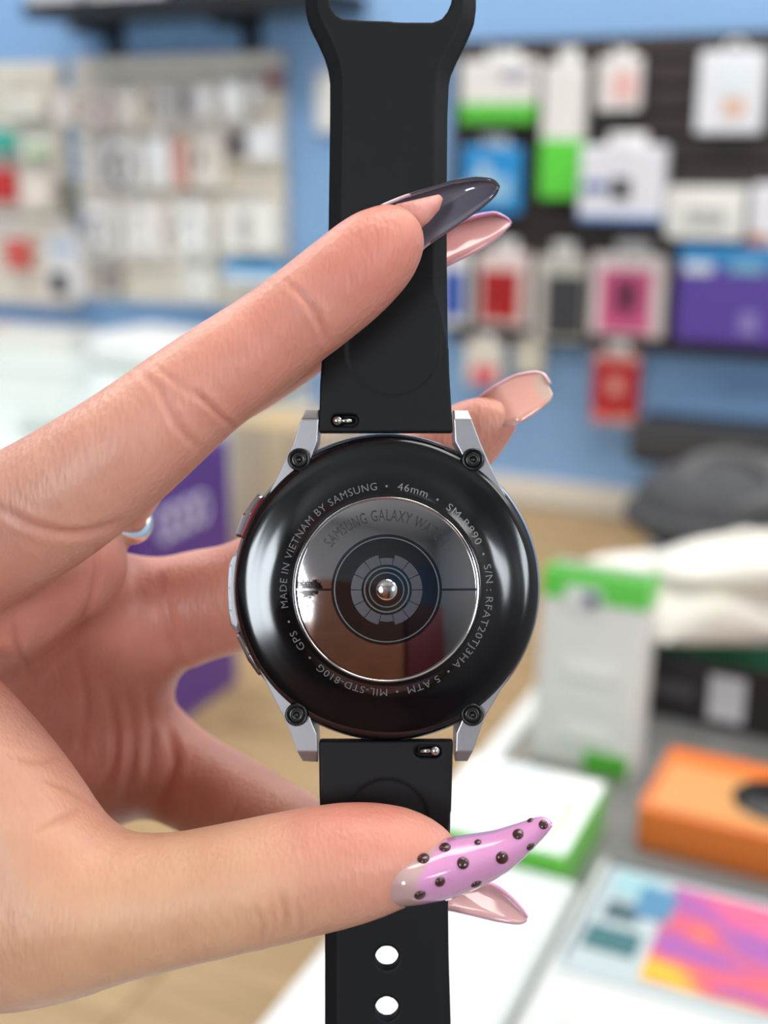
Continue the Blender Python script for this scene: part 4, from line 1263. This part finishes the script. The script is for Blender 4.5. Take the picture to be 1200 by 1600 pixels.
ca.data.foreach_set('color', np.hstack([base, np.ones((NV, 1))]).astype(np.float32).ravel())
hand_me.update()


def skin_mat():
    m = bpy.data.materials.new('skin'); m.use_nodes = True; nt = m.node_tree; b = nt.nodes['Principled BSDF']
    at = nt.nodes.new('ShaderNodeAttribute'); at.attribute_name = 'skin_tone'
    tc = nt.nodes.new('ShaderNodeTexCoord')
    n = nt.nodes.new('ShaderNodeTexNoise'); n.inputs['Scale'].default_value = 130; n.inputs['Detail'].default_value = 5
    mx = nt.nodes.new('ShaderNodeMix'); mx.data_type = 'RGBA'; mx.blend_type = 'MULTIPLY'; mx.inputs['Factor'].default_value = 1.0
    r = nt.nodes.new('ShaderNodeValToRGB')
    r.color_ramp.elements[0].position = 0.3; r.color_ramp.elements[0].color = (0.93, 0.86, 0.84, 1)
    r.color_ramp.elements[1].position = 0.7; r.color_ramp.elements[1].color = (1.03, 1.02, 1.0, 1)
    nt.links.new(tc.outputs['Object'], n.inputs['Vector']); nt.links.new(n.outputs['Fac'], r.inputs['Fac'])
    nt.links.new(at.outputs['Color'], mx.inputs['A']); nt.links.new(r.outputs['Color'], mx.inputs['B'])
    nt.links.new(mx.outputs['Result'], b.inputs['Base Color'])
    b.inputs['Roughness'].default_value = 0.42; b.inputs['Specular IOR Level'].default_value = 0.45
    b.inputs['Subsurface Weight'].default_value = 0.35
    b.inputs['Subsurface Radius'].default_value = (1.0, 0.35, 0.2); b.inputs['Subsurface Scale'].default_value = 0.0025
    # fine skin lines
    mp = nt.nodes.new('ShaderNodeMapping'); mp.inputs['Rotation'].default_value = (0, 0, 0.6); mp.inputs['Scale'].default_value = (1.0, 0.32, 1.0)
    v = nt.nodes.new('ShaderNodeTexVoronoi'); v.inputs['Scale'].default_value = 1500
    n2 = nt.nodes.new('ShaderNodeTexNoise'); n2.inputs['Scale'].default_value = 900; n2.inputs['Detail'].default_value = 4
    nt.links.new(tc.outputs['Object'], mp.inputs['Vector']); nt.links.new(mp.outputs['Vector'], v.inputs['Vector'])
    nt.links.new(mp.outputs['Vector'], n2.inputs['Vector'])
    ad = nt.nodes.new('ShaderNodeMath'); ad.operation = 'ADD'
    nt.links.new(v.outputs['Distance'], ad.inputs[0]); nt.links.new(n2.outputs['Fac'], ad.inputs[1])
    bp = nt.nodes.new('ShaderNodeBump'); bp.inputs['Strength'].default_value = 0.45; bp.inputs['Distance'].default_value = 0.0002
    nt.links.new(ad.outputs[0], bp.inputs['Height']); nt.links.new(bp.outputs['Normal'], b.inputs['Normal'])
    mp2 = nt.nodes.new('ShaderNodeMapping'); mp2.inputs['Rotation'].default_value = (0, 0, -0.5); mp2.inputs['Scale'].default_value = (1.0, 0.22, 0.6)
    n3 = nt.nodes.new('ShaderNodeTexNoise'); n3.inputs['Scale'].default_value = 420; n3.inputs['Detail'].default_value = 5; n3.inputs['Roughness'].default_value = 0.6
    nt.links.new(tc.outputs['Object'], mp2.inputs['Vector']); nt.links.new(mp2.outputs['Vector'], n3.inputs['Vector'])
    bp2 = nt.nodes.new('ShaderNodeBump'); bp2.inputs['Strength'].default_value = 0.26; bp2.inputs['Distance'].default_value = 0.0006
    nt.links.new(n3.outputs['Fac'], bp2.inputs['Height']); nt.links.new(bp.outputs['Normal'], bp2.inputs['Normal']); nt.links.new(bp2.outputs['Normal'], b.inputs['Normal'])
    return m


M_skin = skin_mat()
hand_me.materials.clear(); hand_me.materials.append(M_skin)
HAND = bpy.data.objects.new('person', hand_me); COL.objects.link(HAND)
HAND.matrix_world = HERO
tag(HAND, 'left hand pinching the smartwatch strap between fingers and thumb, palm facing the camera', 'person')


# --- nails
def nail_mat(name, rough=0.08):
    m = bpy.data.materials.new(name); m.use_nodes = True; nt = m.node_tree; b = nt.nodes['Principled BSDF']
    at = nt.nodes.new('ShaderNodeAttribute'); at.attribute_name = 'polish'
    nt.links.new(at.outputs['Color'], b.inputs['Base Color'])
    b.inputs['Roughness'].default_value = rough; b.inputs['Coat Weight'].default_value = 0.6; b.inputs['Coat Roughness'].default_value = 0.03
    b.inputs['Subsurface Weight'].default_value = 0.15; b.inputs['Subsurface Scale'].default_value = 0.001
    return m


M_nail = nail_mat('nail_polish')


def resample(E, n):
    E = np.array(E, float)
    s = np.r_[0, np.cumsum(np.linalg.norm(np.diff(E[:, :2], axis=0), axis=1))]
    t = np.linspace(0, s[-1], n)
    out = np.stack([np.interp(t, s, E[:, k]) for k in range(3)], 1)
    for _ in range(2):
        out[1:-1] = 0.25 * out[:-2] + 0.5 * out[1:-1] + 0.25 * out[2:]
    return out


def nail(eA, eB, arch, harch, col_out, col_in, label, thick=0.55, nu=40, nv=16, power=0.75, colfn=None):
    """shell between two edge lines (px, py, z), bulging along arch; outer side is the arch side"""
    A = np.array([H(*p) for p in resample(eA, nu)]); B = np.array([H(*p) for p in resample(eB, nu)])
    arch = np.array(arch, float); arch /= np.linalg.norm(arch)
    P = np.zeros((nu, nv, 3))
    for i in range(nu):
        hgt_ = harch(i / (nu - 1))
        for j in range(nv):
            v = j / (nv - 1)
            P[i, j] = A[i] * (1 - v) + B[i] * v + arch * hgt_ * (max(0.0, 1 - (2 * v - 1) ** 2)) ** power
    du = np.gradient(P, axis=0); dv = np.gradient(P, axis=1)
    Nn = np.cross(du, dv); Nn /= np.linalg.norm(Nn, axis=2, keepdims=True) + 1e-9
    if (Nn.reshape(-1, 3) @ arch).mean() < 0: Nn = -Nn
    out = P + Nn * thick / 2; inn = P - Nn * thick / 2
    VV = np.concatenate([out.reshape(-1, 3), inn.reshape(-1, 3)]); n = nu * nv
    Fq = []
    idx = lambda i, j: i * nv + j
    for i in range(nu - 1):
        for j in range(nv - 1):
            Fq.append((idx(i, j), idx(i, j + 1), idx(i + 1, j + 1), idx(i + 1, j)))
            Fq.append((n + idx(i, j), n + idx(i + 1, j), n + idx(i + 1, j + 1), n + idx(i, j + 1)))
    for i in range(nu - 1):
        Fq.append((idx(i, 0), idx(i + 1, 0), n + idx(i + 1, 0), n + idx(i, 0)))
        Fq.append((idx(i, nv - 1), n + idx(i, nv - 1), n + idx(i + 1, nv - 1), idx(i + 1, nv - 1)))
    for j in range(nv - 1):
        Fq.append((idx(0, j), n + idx(0, j), n + idx(0, j + 1), idx(0, j + 1)))
        Fq.append((idx(nu - 1, j), idx(nu - 1, j + 1), n + idx(nu - 1, j + 1), n + idx(nu - 1, j)))
    me = mesh_np('nail', VV * mm, np.array(Fq))
    bm = bmesh.new(); bm.from_mesh(me); bmesh.ops.recalc_face_normals(bm, faces=list(bm.faces)); bm.to_mesh(me); bm.free()
    me.polygons.foreach_set('use_smooth', [True] * len(me.polygons))
    cols = np.zeros((2 * n, 4)); cols[:, 3] = 1
    for i in range(nu):
        for j in range(nv):
            c = colfn(i / (nu - 1), j / (nv - 1)) if colfn else None
            cols[idx(i, j), :3] = c if c is not None else col_out
            cols[n + idx(i, j), :3] = col_in if not callable(col_in) else col_in(i / (nu - 1), j / (nv - 1))
    at = me.color_attributes.new('polish', 'FLOAT_COLOR', 'POINT'); at.data.foreach_set('color', cols.astype(np.float32).ravel())
    o = link('nail', me, M_nail, HAND)
    if label: o['label'] = label
    return o, out, Nn


PINK = srgb(226, 158, 204); PALE = srgb(226, 186, 190); CLEAR = srgb(206, 170, 166)
# thumb: convex side to the camera
def thumb_col(u, v):
    lim = 0.15 + 0.16 * max(0.0, 0.42 - v) / 0.42
    w = min(1, max(0, (u - lim) / 0.012))
    return tuple(np.array(CLEAR) * (1 - w) + np.array(PINK) * w)
tn, tout, tnn = nail(
    [(606, 1346, 11.0), (650, 1330, 10.2), (696, 1312, 9.2), (735, 1306, 8.6), (772, 1300, 8.6), (815, 1287, 9.0), (843, 1277, 9.6), (858, 1279, 10.2), (861, 1288, 10.6)],
    [(607, 1415, 10.6), (645, 1414, 9.6), (702, 1404, 8.5), (741, 1388, 8.2), (787, 1364, 8.6), (815, 1341, 9.0), (840, 1315, 9.6), (857, 1296, 10.2), (861, 1289, 10.6)],
    (0.0, 0.12, 1.0), lambda u: (2.6 + 1.9 * math.sin(min(1, u * 7) * PI / 2)) * (1 - u ** 3) + 0.2, PINK, PALE, 'long pointed pink nail with dark brown polka dots', colfn=thumb_col)
M_dot = mat('brown_dot', srgb(70, 40, 38), 0.12, coat=0.5)


def dots(parent, out, Nn, lst):
    flat_ = out.reshape(-1, 3); nn = Nn.reshape(-1, 3)
    qx = 600 + flat_[:, 0] * F / (D - flat_[:, 2]); qy = 800 - flat_[:, 1] * F / (D - flat_[:, 2])
    for (px, py, rp) in lst:
        # bilinear-ish: inverse distance mix of the nearest few surface points
        d2_ = (qx - px) ** 2 + (qy - py) ** 2
        k = np.argsort(d2_)[:4]; w = 1 / (d2_[k] + 0.5); w /= w.sum()
        c = (flat_[k] * w[:, None]).sum(0); n_ = (nn[k] * w[:, None]).sum(0); n_ /= np.linalg.norm(n_)
        r = rp * D / F
        me = lathe_mesh([(1.0, -0.15), (0.97, 0.12), (0.82, 0.3), (0.5, 0.42), (0, 0.47)], 20)
        me.transform(Matrix.Diagonal((r * mm, r * mm, r * mm, 1)))
        o = link('polka_dot', me, M_dot, parent)
        o.location = c * mm; o.rotation_euler = Vector(n_).to_track_quat('Z', 'Y').to_euler()


dots(tn, tout, tnn, [(662, 1341, 9.5), (694.5, 1324, 9), (723.5, 1349, 9), (687.5, 1378.5, 8), (656, 1398, 9), (746, 1316, 5.5), (784, 1340, 9.5), (809, 1303, 8.5), (744, 1381, 8.5), (828, 1323, 7), (850, 1288, 7), (829, 1282, 5)])

# index: hollow underside to the camera, dark
DKG = srgb(112, 108, 120); BLKN = srgb(28, 26, 30)
nail([(596, 322, 5.0), (630, 308, 4.0), (666, 297, 3.5), (708, 284, 3.2), (744, 279, 3.2), (768, 281, 3.4), (777, 287, 3.8), (778, 292, 4)],
     [(640, 412, 2.5), (662, 386, 2.5), (684, 371, 2.5), (720, 347, 2.6), (750, 325, 2.8), (768, 310, 3.2), (776, 300, 3.6), (778, 293, 4)],
     (0.30, 0.62, -0.72), lambda u: 4.2 * (1 - u ** 3) + 0.2, srgb(232, 190, 206), DKG, 'long pointed nail with a dark grey underside', colfn=lambda u, v: PALE if u < 0.24 else BLKN)
# flesh showing under the index nail
me = tube_mesh([tuple(H(630, 345, 5.4) * mm), tuple(H(660, 330, 4.8) * mm), tuple(H(678, 318, 4.4) * mm), tuple(H(688, 308, 4.2) * mm)], [2.6 * mm, 1.9 * mm, 1.25 * mm, 0.5 * mm], 14)
ca = me.color_attributes.new('skin_tone', 'FLOAT_COLOR', 'POINT')
ca.data.foreach_set('color', np.tile(np.array([*srgb(226, 160, 148), 1.0]), len(me.vertices)).astype(np.float32))
link('nail_bed', me, M_skin, HAND)

# middle: pink, behind the strap
nail([(655, 366, -11), (690, 354, -11.5), (726, 345, -12), (750, 338, -12), (772, 334, -12), (789, 341, -12), (797, 347, -12), (798, 350, -12)],
     [(655, 436, -9), (700, 414, -9), (735, 397, -9.5), (768, 378, -10.4), (785, 364, -11), (793, 356, -11.6), (797, 353, -12), (798, 351, -12)],
     (0.25, 0.75, -0.6), lambda u: 3.8 * (1 - u ** 3) + 0.2, PINK, srgb(222, 160, 158), 'pink pointed nail behind the strap, seen from below', colfn=lambda u, v: PINK)
# ring finger: blunt chipped tip
nail([(722, 648, -20), (747, 624, -17.5), (776, 603, -16), (804, 587, -16), (838, 581, -16), (852, 585, -15.5), (860, 600, -15)],
     [(764, 682, -18), (784, 667, -14.5), (812, 660, -12.5), (832, 648, -13), (848, 636, -13.5), (860, 626, -14), (864, 616, -14.5)],
     (-0.35, 0.65, -0.66), lambda u: 2.2 * (1 - 0.45 * u ** 3), srgb(222, 178, 196), lambda u, v: tuple(np.array(srgb(224, 166, 150)) * (1 - min(1, max(0, (u - 0.74 - 0.2 * abs(v - 0.6)) / 0.06))) + np.array(srgb(208, 176, 160)) * min(1, max(0, (u - 0.74 - 0.2 * abs(v - 0.6)) / 0.06))), 'blunt pale nail sticking out behind the right lug')
# pinky
pn, pout, pnn = nail([(668, 1398, -8.5), (702, 1392, -9), (740, 1386, -9.5), (764, 1381, -9.5), (780, 1389, -9.3), (797, 1402, -9), (815, 1420, -8.6), (823, 1433, -8.4)],
     [(668, 1424, -6.5), (702, 1421, -6.5), (736, 1429, -6.6), (772, 1438, -7), (795, 1442, -7.4), (808, 1444, -7.8), (818, 1443, -8.2), (823, 1438, -8.4)],
     (0.2, 0.4, -0.9), lambda u: 2.6 * (1 - u ** 3) + 0.2, PINK, srgb(206, 160, 160), 'pink pointed nail behind the lower strap')
dots(pn, pout, pnn, [(776, 1392, 6)])

# --- ring on the middle finger
Nm = nodes_mm(MIDDLE); Cm = catmull(Nm, 120)
k = int(np.argmin(np.abs(600 + Cm[:, 0] * F / (D - Cm[:, 2]) - 163)))
c = Cm[k]; ax = Cm[k + 2][:3] - Cm[k - 2][:3]; ax /= np.linalg.norm(ax)
rg = link('finger_ring', torus_mesh((c[3] + 0.75) * mm, 1.15 * mm, 64, 12), mat('ring_silver', (0.86, 0.78, 0.66), 0.24, 1.0))
rg.matrix_world = HERO @ Matrix.Translation(Vector(c[:3]) * mm) @ (Vector(ax + np.array([0.0, -0.25, 0.1])).normalized().to_track_quat('Z', 'Y').to_matrix().to_4x4())
tag(rg, 'thin silver ring worn on the middle finger below the index finger', 'ring')

# --- sleeve over the forearm, out of the picture to the left
P0 = H(-420, 1350, -20); P1 = H(-820, 1470, -24)
pts = [tuple((P0 + (P1 - P0) * t) * mm) for t in np.linspace(-0.02, 2.2, 24)]
rad = [(24 + 3.0 * min(1, t) + 0.8 * math.sin(9 * t)) * mm for t in np.linspace(0, 2.2, 24)]
sl = link('sleeve', tube_mesh(pts, rad, 40), mat('lilac_sleeve', srgb(176, 164, 178), 0.85, bump=0.3, bscale=2500), HAND)
